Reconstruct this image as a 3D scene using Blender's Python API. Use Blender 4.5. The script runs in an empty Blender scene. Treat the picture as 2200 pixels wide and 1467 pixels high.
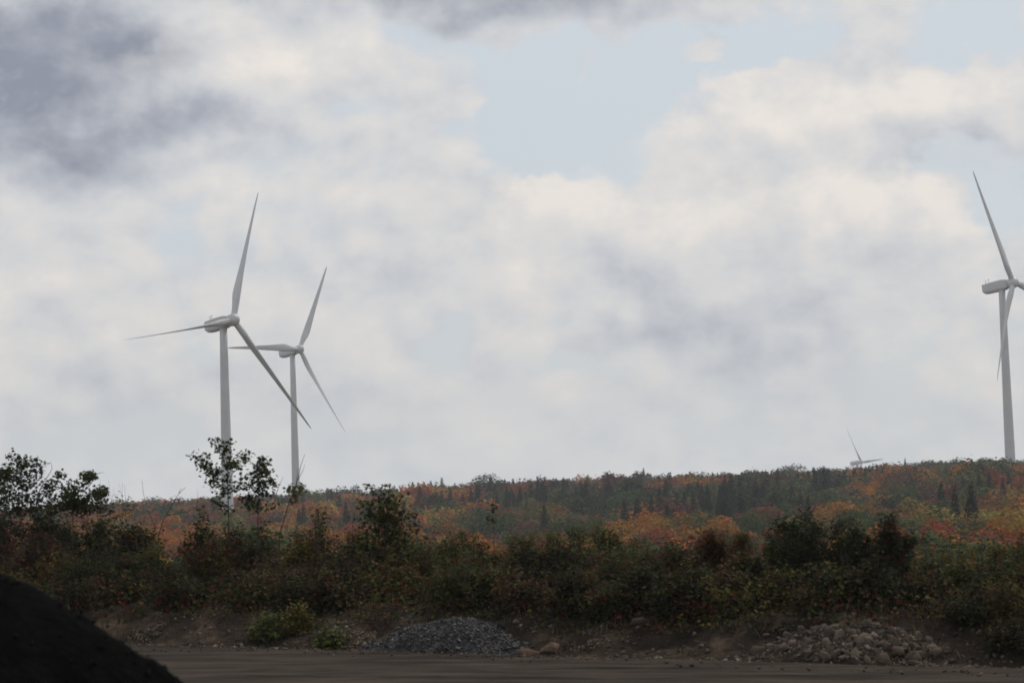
import bpy, bmesh, math, random
import numpy as np
from mathutils import Vector, Matrix

# ------------------------------------------------------------------ camera
sc = bpy.context.scene
COL = sc.collection
FPX = 5194.0                      # focal length in photograph pixels (2200 wide)
TILT, ROLL, CAM_Z = math.radians(4.585), math.radians(1.9), 2.2
_F = np.array([0, math.cos(TILT), math.sin(TILT)])
_R0 = np.array([1.0, 0, 0]); _U0 = np.array([0, -math.sin(TILT), math.cos(TILT)])
_R = _R0*math.cos(ROLL) - _U0*math.sin(ROLL)
_U = _R0*math.sin(ROLL) + _U0*math.cos(ROLL)
cam = bpy.data.cameras.new('camera'); camo = bpy.data.objects.new('camera', cam); COL.objects.link(camo)
cam.sensor_width = 36.0; cam.lens = 36.0*FPX/2200.0
cam.clip_start = 0.5; cam.clip_end = 12000
camo.matrix_world = Matrix(((_R[0], _U[0], -_F[0], 0), (_R[1], _U[1], -_F[1], 0), (_R[2], _U[2], -_F[2], CAM_Z), (0, 0, 0, 1)))
cam.dof.use_dof = True; cam.dof.focus_distance = 420.0; cam.dof.aperture_fstop = 3.8
sc.camera = camo

def ray(px, py):
    d = _F + _R*(px-1100)/FPX - _U*(py-733.5)/FPX
    return d/d[1]
def at(px, py, D):
    d = ray(px, py); return np.array([d[0]*D, D, CAM_Z + d[2]*D])
def azel(px, py):
    d = ray(px, py); d = d/np.linalg.norm(d)
    return math.atan2(d[0], d[1]), math.asin(d[2])
def project(p):
    v = np.asarray(p) - np.array([0, 0, CAM_Z]); k = v @ _F
    return 1100 + FPX*(v @ _R)/k, 733.5 - FPX*(v @ _U)/k

# ------------------------------------------------------------------ render settings
sc.view_settings.view_transform = 'Standard'; sc.view_settings.look = 'None'
sc.view_settings.exposure = 0.12; sc.view_settings.gamma = 1.0
sc.view_settings.use_curve_mapping = False
sc.render.engine = 'CYCLES'
sc.cycles.use_denoising = True
sc.cycles.max_bounces = 6; sc.cycles.diffuse_bounces = 2; sc.cycles.glossy_bounces = 2
sc.cycles.transmission_bounces = 4; sc.cycles.volume_bounces = 0; sc.cycles.transparent_max_bounces = 4
sc.cycles.filter_width = 1.7
sc.cycles.sample_clamp_indirect = 4.0

# ------------------------------------------------------------------ world: sky with broken cloud
SUN_EL, SUN_AZ = math.radians(52), math.radians(38)     # azimuth measured from +Y towards +X
world = bpy.data.worlds.new('World'); sc.world = world; world.use_nodes = True
nt = world.node_tree; nt.nodes.clear()
def N(t, **kw):
    n = nt.nodes.new(t)
    for k, v in kw.items(): setattr(n, k, v)
    return n
def sock(x, inp):
    if hasattr(x, 'is_output') or isinstance(x, bpy.types.NodeSocket): nt.links.new(x, inp)
    else: inp.default_value = x
def M(op, a, b=0.0, c=None, clamp=False):
    n = N('ShaderNodeMath', operation=op, use_clamp=clamp); sock(a, n.inputs[0]); sock(b, n.inputs[1])
    if c is not None: sock(c, n.inputs[2])
    return n.outputs[0]
def VM(op, a, b=None):
    n = N('ShaderNodeVectorMath', operation=op); sock(a, n.inputs[0])
    if b is not None: sock(b, n.inputs[1])
    return n.outputs['Value'] if op in ('LENGTH', 'DOT_PRODUCT') else n.outputs[0]
def noise(vec, scale, detail=4, rough=0.55, color=False, dist=0.0):
    n = N('ShaderNodeTexNoise'); nt.links.new(vec, n.inputs['Vector'])
    n.inputs['Scale'].default_value = scale; n.inputs['Detail'].default_value = detail
    n.inputs['Roughness'].default_value = rough; n.inputs['Distortion'].default_value = dist
    return n.outputs['Color'] if color else n.outputs[0]
def smooth(v, lo, hi, a=0.0, b=1.0):
    n = N('ShaderNodeMapRange', interpolation_type='SMOOTHSTEP'); sock(v, n.inputs[0])
    n.inputs[1].default_value = lo; n.inputs[2].default_value = hi
    n.inputs[3].default_value = a; n.inputs[4].default_value = b
    return n.outputs[0]
def mixc(f, a, b):
    n = N('ShaderNodeMix', data_type='RGBA'); sock(f, n.inputs[0])
    sock(a, n.inputs[6]); sock(b, n.inputs[7]); return n.outputs[2]
tc = N('ShaderNodeTexCoord')
DIR = VM('NORMALIZE', tc.outputs['Generated'])
sep = N('ShaderNodeSeparateXYZ'); nt.links.new(DIR, sep.inputs[0])
AZ = M('ARCTAN2', sep.outputs[0], sep.outputs[1]); EL = M('ARCSINE', sep.outputs[2])
comb = N('ShaderNodeCombineXYZ'); nt.links.new(AZ, comb.inputs[0]); nt.links.new(EL, comb.inputs[1])
FLATD = VM('MULTIPLY', DIR, (1.0, 1.0, 1.35))
w1 = VM('MULTIPLY', VM('SUBTRACT', noise(FLATD, 13, 3, .5, True), (.5, .5, .5)), (.085, .085, 0))
w2 = VM('MULTIPLY', VM('SUBTRACT', noise(FLATD, 48, 5, .6, True), (.5, .5, .5)), (.034, .034, 0))
P = VM('ADD', VM('ADD', comb.outputs[0], w1), w2)
PS = VM('ADD', comb.outputs[0], VM('MULTIPLY', w1, (.8, .8, 0)))
def blob(px, py, rx, ry, amp, soft=True, lo=0.0):
    a, e = azel(px, py)
    v = VM('MULTIPLY', VM('SUBTRACT', PS if soft else P, (a, e, 0)), (FPX/rx, FPX/ry, 0))
    return M('MULTIPLY', smooth(VM('LENGTH', v), lo, 1.0, 1.0, 0.0), amp)
def total(lst):
    s = lst[0]
    for x in lst[1:]: s = M('ADD', s, x)
    return s
f_big = noise(FLATD, 3.2, 4, .5)
f_mid = noise(FLATD, 17, 7, .56)
f_sh = noise(VM('ADD', FLATD, (.006, .0, .011)), 17, 7, .56)
f_fine = noise(FLATD, 70, 6, .6)
f_bil = noise(VM('ADD', FLATD, VM('MULTIPLY', w2, (.5, .5, 0))), 26, 4, .5)
puff = M('SUBTRACT', M('MULTIPLY', M('ABSOLUTE', M('SUBTRACT', f_bil, .5)), 4.0), .38)      # rounded billows with dark creases
relief = M('MULTIPLY', M('SUBTRACT', f_mid, f_sh), 1.25)
# coverage: how thick the cloud is in each direction
cov = total([blob(1120, -60, 760, 200, .70), blob(1900, 330, 200, 60, .25, False), M('MULTIPLY', puff, .16), M('MULTIPLY', M('SUBTRACT', f_big, .5), .5), M('MULTIPLY', M('SUBTRACT', f_mid, .5), .9), M('ADD', M('MULTIPLY', M('SUBTRACT', f_fine, .5), .34), .62),
    blob(1230, 235, 380, 200, -.72, False), blob(1620, 130, 360, 130, -.55, False), blob(1060, 330, 150, 150, -.5, False),
    blob(2060, 330, 260, 110, -.45, False), blob(2180, 470, 140, 170, -.5, False), blob(2150, 60, 300, 110, -.45, False),
    blob(930, 90, 190, 120, -.30), blob(760, 270, 180, 60, -.22), blob(420, 480, 110, 160, -.30), blob(420, 790, 130, 120, -.30),
    blob(950, 730, 130, 110, -.35), blob(1960, 800, 240, 230, -.35), blob(1300, 770, 330, 60, -.25), blob(300, 960, 420, 90, -.25), blob(1250, 930, 800, 70, -.2),
    blob(1660, 265, 330, 75, .55, False), blob(2020, 190, 270, 100, .75, False), blob(1900, 270, 300, 80, .35, False),
    blob(1250, 480, 420, 130, .65, False), blob(1760, 470, 300, 130, .75, False), blob(2000, 520, 170, 110, .55, False),
    blob(1500, 130, 120, 45, .4, False), blob(570, 150, 330, 150, .45), blob(1480, 330, 130, 80, .35, False), blob(980, 220, 120, 90, .3, False)])
cloud = smooth(cov, .24, .54)
# brightness of the cloud: sunlit tops, grey bases
bri = total([M('MULTIPLY', M('MULTIPLY', M('SUBTRACT', f_mid, .5), .9), smooth(f_big, .3, .7, .16, .24)), M('ADD', relief, .68), M('MULTIPLY', puff, .10), M('MULTIPLY', M('SUBTRACT', f_big, .5), .2), M('MULTIPLY', M('SUBTRACT', f_fine, .5), .09),
    blob(20, 130, 600, 330, -.62), blob(380, 275, 480, 100, -.32), blob(270, 80, 190, 130, -.16), blob(1130, -70, 820, 230, -.55), blob(1900, -40, 500, 90, -.3),
    blob(590, 140, 340, 170, .24), blob(1640, 240, 380, 80, .12, False), blob(2020, 160, 320, 90, .12, False), blob(2020, 310, 360, 110, -.16),
    blob(1200, 560, 200, 170, .18), blob(1480, 440, 240, 120, .26), blob(1860, 430, 300, 120, .32, False), blob(1100, 850, 170, 90, .16),
    blob(1540, 680, 430, 100, -.30), blob(1400, 610, 130, 130, -.14), blob(1900, 560, 150, 90, -.14), blob(940, 720, 130, 80, -.18),
    blob(600, 380, 420, 160, .08), smooth(EL, math.radians(15), math.radians(34), 0.0, -.40)])
def lin(r, g, b): return [((c/255+.055)/1.055)**2.4 if c > 10 else c/255/12.92 for c in (r, g, b)]
def lk(r, g, b, k=10.0): return tuple(v*k for v in lin(r, g, b)) + (1,)
RAMP = [(0.0, (128, 134, 150)), (.28, (171, 176, 186)), (.58, (206, 208, 211)), (.82, (220, 217, 214)), (1.0, (236, 229, 221))]
def shade(v):
    """cloud colour from grey base (0) to sunlit top (1)"""
    rp = N('ShaderNodeValToRGB'); sock(v, rp.inputs[0]); cr = rp.color_ramp; cr.interpolation = 'B_SPLINE'
    for i, (p, c) in enumerate(RAMP):
        e = cr.elements[i] if i < 2 else cr.elements.new(p)
        e.position = p; e.color = lk(*c, 1.0)
    return VM('MULTIPLY', rp.outputs[0], (10.0, 10.0, 10.0))
sky = N('ShaderNodeTexSky', sky_type='NISHITA'); sky.sun_disc = False
sky.sun_elevation = SUN_EL; sky.sun_rotation = SUN_AZ; sky.air_density = 1.2; sky.dust_density = 2.5; sky.altitude = 500
clear = mixc(.85, sky.outputs[0], lk(202, 209, 215))           # thin high veil over the blue
skycol = mixc(cloud, clear, shade(bri))
# two cumulus banks: billowed tops, fading downwards into the general cloud
w3 = VM('MULTIPLY', VM('SUBTRACT', noise(FLATD, 120, 4, .6, True), (.5, .5, .5)), (.010, .010, 0))
sepP = N('ShaderNodeSeparateXYZ'); nt.links.new(VM('ADD', VM('ADD', comb.outputs[0], VM('MULTIPLY', w2, (.75, .75, 0))), VM('ADD', w3, VM('MULTIPLY', w1, (.10, .10, 0)))), sepP.inputs[0])
def bank(col, pts, fade, amp, top=.93, win=None):
    fc = N('ShaderNodeFloatCurve'); sock(M('MULTIPLY_ADD', sepP.outputs[0], 1/.8, .5), fc.inputs['Value'])
    cu = fc.mapping.curves[0]; q = [(azel(*p)[0]/.8+.5, max(azel(*p)[1], 0)/.4) for p in pts]
    cu.points[0].location = (0, 0); cu.points[1].location = (1, 0)
    for x, y in [(.001, q[0][1])]+q+[(.999, q[-1][1])]: cu.points.new(x, y)
    for p in cu.points: p.handle_type = 'VECTOR'
    fc.mapping.update()
    dep = M('SUBTRACT', M('MULTIPLY', fc.outputs[0], .4), sepP.outputs[1])
    a = M('MULTIPLY', M('MULTIPLY', smooth(dep, -.002, .008), smooth(dep, .2*fade, fade, 1.0, 0.0)), amp)
    wz = [azel(p, 400)[0] for p in win]; a = M('MULTIPLY', a, M('MULTIPLY', smooth(sepP.outputs[0], wz[0], wz[1]), smooth(sepP.outputs[0], wz[2], wz[3], 1.0, 0.0)))
    b = total([M('SUBTRACT', top, M('MULTIPLY', smooth(dep, .004, .055), .36)), M('MULTIPLY', puff, .22), M('MULTIPLY', relief, .9), M('MULTIPLY', M('SUBTRACT', f_fine, .5), .12)])
    return mixc(a, col, shade(b))
skycol = bank(skycol, [(1345, 300), (1390, 256), (1450, 234), (1540, 220), (1660, 212), (1760, 194), (1835, 182), (1872, 142), (1950, 120), (2060, 124), (2200, 108), (2330, 150), (2500, 220)], .060, .80, win=(1325, 1440, 2350, 2600))
skycol = bank(skycol, [(960, 470), (1010, 425), (1060, 404), (1150, 388), (1240, 360), (1330, 374), (1430, 366), (1560, 372), (1700, 382), (1830, 356), (1930, 350), (1990, 392), (2060, 430), (2112, 486), (2150, 550), (2200, 640)], .070, .85, win=(930, 1110, 2040, 2200))
skycol = bank(skycol, [(880, 880), (960, 805), (1040, 775), (1110, 800), (1190, 880)], .030, .40, .82, win=(860, 990, 1080, 1220))
skycol = bank(skycol, [(150, 130), (225, 110), (280, 85), (360, 30), (480, 40), (620, 75), (740, 120), (820, 180), (880, 260)], .042, .42, .84, win=(150, 420, 700, 880))
horiz = smooth(EL, math.radians(-1), math.radians(5.5), .75, 0.0)
skycol = mixc(horiz, skycol, lk(213, 217, 220))
bg = N('ShaderNodeBackground'); nt.links.new(skycol, bg.inputs[0]); bg.inputs[1].default_value = 0.1
wo = N('ShaderNodeOutputWorld'); nt.links.new(bg.outputs[0], wo.inputs[0])
world.cycles.sampling_method = 'MANUAL'; world.cycles.sample_map_resolution = 512

# ------------------------------------------------------------------ sun behind thin cloud
sl = bpy.data.lights.new('sun', 'SUN'); sl.energy = 1.5; sl.angle = math.radians(10); sl.color = (1.0, .94, .86)
so = bpy.data.objects.new('sun', sl); COL.objects.link(so)
sd = Vector((math.sin(SUN_AZ)*math.cos(SUN_EL), math.cos(SUN_AZ)*math.cos(SUN_EL), math.sin(SUN_EL)))
so.rotation_euler = sd.to_track_quat('Z', 'Y').to_euler(); so.location = (0, -20, 60)

# ================================================================== helpers
rng = np.random.default_rng(11)
def _hash(ix, iy, s):
    h = (ix*374761393 + iy*668265263 + s*1442695041) & 0xffffffff
    h = ((h ^ (h >> 13))*1274126177) & 0xffffffff
    return ((h ^ (h >> 16)) & 0xffff)/65535.0
def vnoise(x, y, s=0):
    x = np.asarray(x, float); y = np.asarray(y, float)
    ix = np.floor(x).astype(np.int64); iy = np.floor(y).astype(np.int64)
    fx = x-ix; fy = y-iy; fx = fx*fx*(3-2*fx); fy = fy*fy*(3-2*fy)
    return ((_hash(ix, iy, s)*(1-fx)+_hash(ix+1, iy, s)*fx)*(1-fy) + (_hash(ix, iy+1, s)*(1-fx)+_hash(ix+1, iy+1, s)*fx)*fy)
def fbm(x, y, s=0, o=4):
    t = 0; a = .5
    for i in range(o): t = t + a*(vnoise(x, y, s+i)-.5); x = x*2.03+7.1; y = y*2.03+3.7; a *= .5
    return t
def sstep(a, b, v):
    t = np.clip((v-a)/(b-a), 0, 1); return t*t*(3-2*t)

def link(o, parent=None):
    COL.objects.link(o)
    if parent is not None: o.parent = parent
    return o
def tag(o, label=None, cat=None, group=None, kind=None):
    if label: o['label'] = label
    if cat: o['category'] = cat
    if group: o['group'] = group
    if kind: o['kind'] = kind
    return o
def empty(name, loc, label=None, cat=None, group=None):
    o = bpy.data.objects.new(name, None); o.empty_display_size = .2; o.location = tuple(loc); link(o)
    return tag(o, label, cat, group)

class Acc:
    """collects triangles with a colour for each vertex"""
    def __init__(s): s.v = []; s.t = []; s.c = []; s.n = 0
    def add(s, v, t, c):
        v = np.asarray(v, float).reshape(-1, 3); t = np.asarray(t, np.int64).reshape(-1, 3)
        c = np.asarray(c, float)
        if c.ndim == 1: c = np.broadcast_to(c, (len(v), 3))
        s.v.append(v); s.t.append(t + s.n); s.c.append(c); s.n += len(v)
    def arrays(s): return np.concatenate(s.v), np.concatenate(s.t), np.concatenate(s.c)
    def mesh(s, name, mat, smooth=False): return mesh_from(name, *s.arrays(), mat, smooth)
    def obj(s, name, mat, parent=None, smooth=False):
        return link(bpy.data.objects.new(name, s.mesh(name, mat, smooth)), parent)
def mesh_from(name, v, t, c, mat, smooth=False):
    me = bpy.data.meshes.new(name); nv, ntr = len(v), len(t)
    me.vertices.add(nv); me.vertices.foreach_set('co', np.ascontiguousarray(v, np.float32).ravel())
    me.loops.add(ntr*3); me.loops.foreach_set('vertex_index', np.ascontiguousarray(t, np.int32).ravel())
    me.polygons.add(ntr); me.polygons.foreach_set('loop_start', np.arange(0, ntr*3, 3, dtype=np.int32))
    if c is not None:
        ca = me.color_attributes.new('tint', 'FLOAT_COLOR', 'POINT')
        ca.data.foreach_set('color', np.concatenate([c, np.ones((nv, 1))], 1).astype(np.float32).ravel())
    me.update(calc_edges=True)
    if smooth: me.polygons.foreach_set('use_smooth', np.ones(ntr, bool))
    me.materials.append(mat); return me

def tube(pts, rad, sides=5):
    pts = np.asarray(pts, float); n = len(pts); rad = np.broadcast_to(rad, (n,))
    d = np.gradient(pts, axis=0); d /= np.linalg.norm(d, axis=1)[:, None]+1e-9
    ref = np.array([.31, .9, .12]); a = np.cross(d, ref); a /= np.linalg.norm(a, axis=1)[:, None]+1e-9; b = np.cross(d, a)
    th = np.linspace(0, 2*np.pi, sides, endpoint=False)
    v = pts[:, None]+rad[:, None, None]*(np.cos(th)[None, :, None]*a[:, None]+np.sin(th)[None, :, None]*b[:, None])
    t = []
    for i in range(n-1):
        for k in range(sides):
            p, q = i*sides+k, i*sides+(k+1) % sides
            t += [(p, q, q+sides), (p, q+sides, p+sides)]
    v = v.reshape(-1, 3); e = len(v); v = np.vstack([v, pts[-1]])
    for k in range(sides): t.append(((n-1)*sides+k, (n-1)*sides+(k+1) % sides, e))
    return v, np.array(t)
KITE = (np.array([(0, 0, 0), (.33, .5, .09), (0, 1, 0), (-.33, .5, .09)], float), np.array([(0, 1, 2), (0, 2, 3)]))
NARROW = (np.array([(0, 0, 0), (.15, .45, .05), (0, 1, -.05), (-.15, .45, .05)], float), np.array([(0, 1, 2), (0, 2, 3)]))
_m = [(0, 0), (.20, .22), (.52, .20), (.40, .44), (.50, .68), (.22, .62), (0, 1.0), (-.22, .62), (-.50, .68), (-.40, .44), (-.52, .20), (-.20, .22)]
MAPLE = (np.array([(0, .42, -.06)]+[(x, y, .08*abs(x)*2) for x, y in _m], float), np.array([(0, i+1, (i+1) % 12+1) for i in range(12)]))
def unit(v): return v/(np.linalg.norm(v, axis=-1, keepdims=True)+1e-9)
def leaves(acc, Pn, Nn, S, C, tmpl, axis=None, r=rng):
    """leaf shapes at points Pn with normals Nn, sizes S, colours C; axis = growing direction"""
    k = len(Pn); Nn = unit(Nn)
    g = r.normal(size=(k, 3)) if axis is None else np.asarray(axis, float)
    B = unit(g - (g*Nn).sum(1, keepdims=True)*Nn); T = np.cross(B, Nn)
    tv, tt = tmpl; S = np.broadcast_to(np.asarray(S, float), (k,))
    v = Pn[:, None]+S[:, None, None]*(tv[None, :, 0:1]*T[:, None]+tv[None, :, 1:2]*B[:, None]+tv[None, :, 2:3]*Nn[:, None])
    t = tt[None]+(np.arange(k)*len(tv))[:, None, None]
    acc.add(v.reshape(-1, 3), t.reshape(-1, 3), np.repeat(C, len(tv), 0))
def tint(base, k, var=.25, r=rng):
    """per-leaf colour: brightness and hue vary from leaf to leaf"""
    base = np.asarray(base, float)
    if base.ndim == 1: base = np.broadcast_to(base, (k, 3))
    return np.clip(base*np.exp(r.normal(0, var, (k, 1)))*np.exp(r.normal(0, var*.4, (k, 3))), 0, .8)

# ------------------------------------------------------------------ materials
def mat_new(name):
    m = bpy.data.materials.new(name); m.use_nodes = True; t = m.node_tree; t.nodes.clear(); return m, t
def mat_leaf(name, trans=.3, rough=.6):
    m, t = mat_new(name); n = t.nodes; L = t.links.new
    a = n.new('ShaderNodeVertexColor'); a.layer_name = 'tint'
    p = n.new('ShaderNodeBsdfPrincipled'); p.inputs['Roughness'].default_value = rough; p.inputs['Specular IOR Level'].default_value = .04
    tr = n.new('ShaderNodeBsdfTranslucent'); mx = n.new('ShaderNodeMixShader'); mx.inputs[0].default_value = trans
    o = n.new('ShaderNodeOutputMaterial')
    L(a.outputs[0], p.inputs['Base Color']); L(a.outputs[0], tr.inputs[0]); L(p.outputs[0], mx.inputs[1]); L(tr.outputs[0], mx.inputs[2]); L(mx.outputs[0], o.inputs[0])
    return m
def mat_surf(name, c1, c2, scale=3.0, rough=.85, detail=8, bump=0.0, bscale=30.0, spec=.3, vcol=False, c3=None, stretch=None):
    """two or three colours broken up by noise, with a fine bump; object coordinates"""
    m, t = mat_new(name); n = t.nodes; L = t.links.new
    tcn = n.new('ShaderNodeTexCoord'); src = tcn.outputs['Object']
    if stretch:
        mp = n.new('ShaderNodeMapping'); L(src, mp.inputs[0]); mp.inputs['Scale'].default_value = stretch[0]; mp.inputs['Rotation'].default_value = (0, 0, stretch[1]); src = mp.outputs[0]
    nz = n.new('ShaderNodeTexNoise'); L(src, nz.inputs['Vector']); nz.inputs['Scale'].default_value = scale; nz.inputs['Detail'].default_value = detail; nz.inputs['Roughness'].default_value = .65
    rp = n.new('ShaderNodeValToRGB'); L(nz.outputs[0], rp.inputs[0])
    rp.color_ramp.elements[0].position = .34; rp.color_ramp.elements[0].color = (*c1, 1)
    rp.color_ramp.elements[1].position = .66; rp.color_ramp.elements[1].color = (*c2, 1)
    if c3:
        e = rp.color_ramp.elements.new(.5); e.color = (*c3, 1)
    col = rp.outputs[0]
    if vcol:
        a = n.new('ShaderNodeVertexColor'); a.layer_name = 'tint'
        mm = n.new('ShaderNodeMix'); mm.data_type = 'RGBA'; mm.blend_type = 'MULTIPLY'; mm.inputs[0].default_value = 1
        L(col, mm.inputs[6]); L(a.outputs[0], mm.inputs[7]); col = mm.outputs[2]
    p = n.new('ShaderNodeBsdfPrincipled'); p.inputs['Roughness'].default_value = rough; p.inputs['Specular IOR Level'].default_value = spec
    L(col, p.inputs['Base Color'])
    if bump:
        b = n.new('ShaderNodeTexNoise'); L(src, b.inputs['Vector']); b.inputs['Scale'].default_value = bscale; b.inputs['Detail'].default_value = 6
        bn = n.new('ShaderNodeBump'); bn.inputs['Strength'].default_value = 1.0; bn.inputs['Distance'].default_value = bump; L(b.outputs[0], bn.inputs['Height']); L(bn.outputs[0], p.inputs['Normal'])
    o = n.new('ShaderNodeOutputMaterial'); L(p.outputs[0], o.inputs[0]); return m
M_LEAF = mat_leaf('leaf'); M_NEEDLE = mat_leaf('needle', .1, .7)
M_BARK = mat_surf('bark', (.035, .028, .022), (.085, .07, .055), 9, .9, bump=.02, bscale=20)
M_SOIL = mat_surf('soil', (.022, .0175, .014), (.092, .066, .045), 1.3, .95, bump=.06, bscale=9, c3=(.036, .027, .020), spec=.03)
M_ROAD = mat_surf('road_dirt', (.017, .0145, .0125), (.076, .059, .044), .75, .95, bump=.03, bscale=7, spec=.04, stretch=((.4, 1.6, 1), math.radians(28.8)))
M_STONE = mat_surf('stone', (.55, .55, .55), (1, 1, 1), 4, .85, bump=.02, bscale=18, vcol=True, spec=.1)
M_SHALE = mat_surf('shale', (.5, .5, .5), (1, 1, 1), 6, .55, bump=.01, bscale=25, vcol=True, spec=.5)
M_COAL = mat_surf('coal', (.0018, .0018, .0019), (.0045, .0043, .0044), 5, .9, bump=.04, bscale=14, spec=.015)
M_PAINT = mat_surf('turbine_paint', (.56, .565, .56), (.63, .63, .62), .25, .42, detail=5, spec=.5)
M_STEEL = mat_surf('dark_metal', (.05, .05, .05), (.09, .09, .09), 2, .5)
M_LOG = mat_surf('weathered_wood', (.018, .017, .017), (.05, .047, .045), 5, .8, bump=.02, bscale=14)

# ================================================================== terrain
SLOPE = .55
def edge_y(x): return 45.8 - SLOPE*np.clip(x, -45, 45)
def plane_z(x): return -.10 - .0335*30*np.tanh(np.asarray(x, float)/30)
_hy = [-4000, 58, 85, 120, 170, 260, 400, 600, 800, 960, 1150, 1500, 2500, 4600]
_hz = [0, 0, -3.4, -7.0, -10.5, -11, -8.6, -3.2, 3.8, 9.0, 12.5, 10, -5, -10]
_fy = np.linspace(-200, 4600, 2401); _fz = np.interp(_fy, _hy, _hz)
_ker = np.hanning(31); _ker /= _ker.sum(); _pad = np.pad(_fz, 15, mode='edge'); _far = np.convolve(_pad, _ker, 'valid')
_fzs = np.where(_fy < 75, _fz, _far)
def hill(x, y):
    b = np.clip(x/np.maximum(y, 60.0), -.5, .5)
    yy = y*980/(980-210*np.clip((b+.21)/.42, -.4, 1.4))
    yy = np.where(y < 60, y, 60+(yy-60*980/(980-210*np.clip((b+.21)/.42, -.4, 1.4))))
    return np.interp(yy, _fy, _fzs)+1.2*sstep(400, 800, y)*sstep(-.06, .16, b)
def terrain(x, y):
    x = np.asarray(x, float); y = np.asarray(y, float)
    t = (y-edge_y(x))/math.sqrt(1+SLOPE*SLOPE)
    near = 1-sstep(60, 140, np.abs(x)+np.abs(y-45))
    hb = .74+.5*fbm(x*.28, y*.2, 5, 3)+.10*np.cos(x*.9+1.0)
    rise = sstep(-.1, 2.4+1.2*fbm(x*.5, 1.7, 9, 2), t)
    berm = hb*rise*(1-sstep(12, 34, t))
    rough = (.40*fbm(x*1.1, y*1.1, 21, 4)+.20*fbm(x*4, y*4, 31, 3))*sstep(.05, 1.2, t)
    return plane_z(x)*(1-sstep(60, 300, np.abs(y)))+(berm+rough)*near+hill(x, y)+(1-near)*1.2*fbm(x*.02, y*.02, 41, 3)
def T(x, y): return float(terrain(np.array([x]), np.array([y]))[0])
def lines(dense, step, lo, hi, g=1.16):
    a = list(np.arange(dense[0], dense[1]+1e-6, step)); s = step
    while a[-1] < hi: s = min(s*g, 160); a.append(a[-1]+s)
    s = step; pre = []; q = dense[0]
    while q > lo: s = min(s*g, 160); q -= s; pre.append(q)
    return np.array(pre[::-1]+a)
gx = lines((-12, 12), .2, -1000, 1000); gy = lines((37, 60), .2, -300, 2500, 1.12)
X, Y = np.meshgrid(gx, gy); Z = terrain(X, Y)
nx, ny = len(gx), len(gy)
idx = np.arange(nx*ny).reshape(ny, nx)
q = np.stack([idx[:-1, :-1], idx[:-1, 1:], idx[1:, 1:], idx[1:, :-1]], -1).reshape(-1, 4)
tri = np.concatenate([q[:, [0, 1, 2]], q[:, [0, 2, 3]]])
gm = mesh_from('ground', np.stack([X, Y, Z], -1).reshape(-1, 3), tri, None, M_SOIL, True)
ground = link(bpy.data.objects.new('ground', gm)); tag(ground, 'dark stony soil rising in a low bank behind the road', kind='structure')
ZMIN = float(Z.min())

# dirt haul road in front of the bank: ruts run along it
ux, uy = np.array([1, -SLOPE])/math.hypot(1, SLOPE), np.array([SLOPE, 1])/math.hypot(1, SLOPE)
s_ = np.arange(-36, 36.01, .25); t_ = np.arange(-13.0, .051, .11)
S2, T2 = np.meshgrid(s_, t_)
wob = .18*fbm(s_*.6, s_*0+2, 3, 3)
T2 = T2.copy(); T2[-1] += wob; T2[-2] += wob*.8; T2[-3] += wob*.5
RX = ux[0]*S2+uy[0]*T2; RY = 45.8+ux[1]*S2+uy[1]*T2
rut = .09*fbm(S2*.10, T2*1.3, 60, 4)+.05*fbm(S2*1.2, T2*2.2, 70, 4)
RZ = plane_z(RX)*(1-sstep(60, 300, np.abs(RY)))+.05+np.maximum(rut, -.042)
RZ[-1] = plane_z(RX[-1])-.03
n1, n2 = S2.shape[1], S2.shape[0]; idx = np.arange(n1*n2).reshape(n2, n1)
q = np.stack([idx[:-1, :-1], idx[:-1, 1:], idx[1:, 1:], idx[1:, :-1]], -1).reshape(-1, 4)
rm = mesh_from('dirt_road', np.stack([RX, RY, RZ], -1).reshape(-1, 3), np.concatenate([q[:, [0, 1, 2]], q[:, [0, 2, 3]]]), None, M_ROAD, True)
road = link(bpy.data.objects.new('dirt_road', rm)); tag(road, 'rutted dark dirt haul road along the bank', kind='structure')

def depth_at(px, t):            # distance at which the sight line through px stands t metres behind the road edge
    return (45.8+t*math.sqrt(1+SLOPE**2))/(1+SLOPE*ray(px, 1250)[0])
def spot(px, t):
    D = depth_at(px, t); x = ray(px, 1250)[0]*D
    return x, D, T(x, D)

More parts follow.
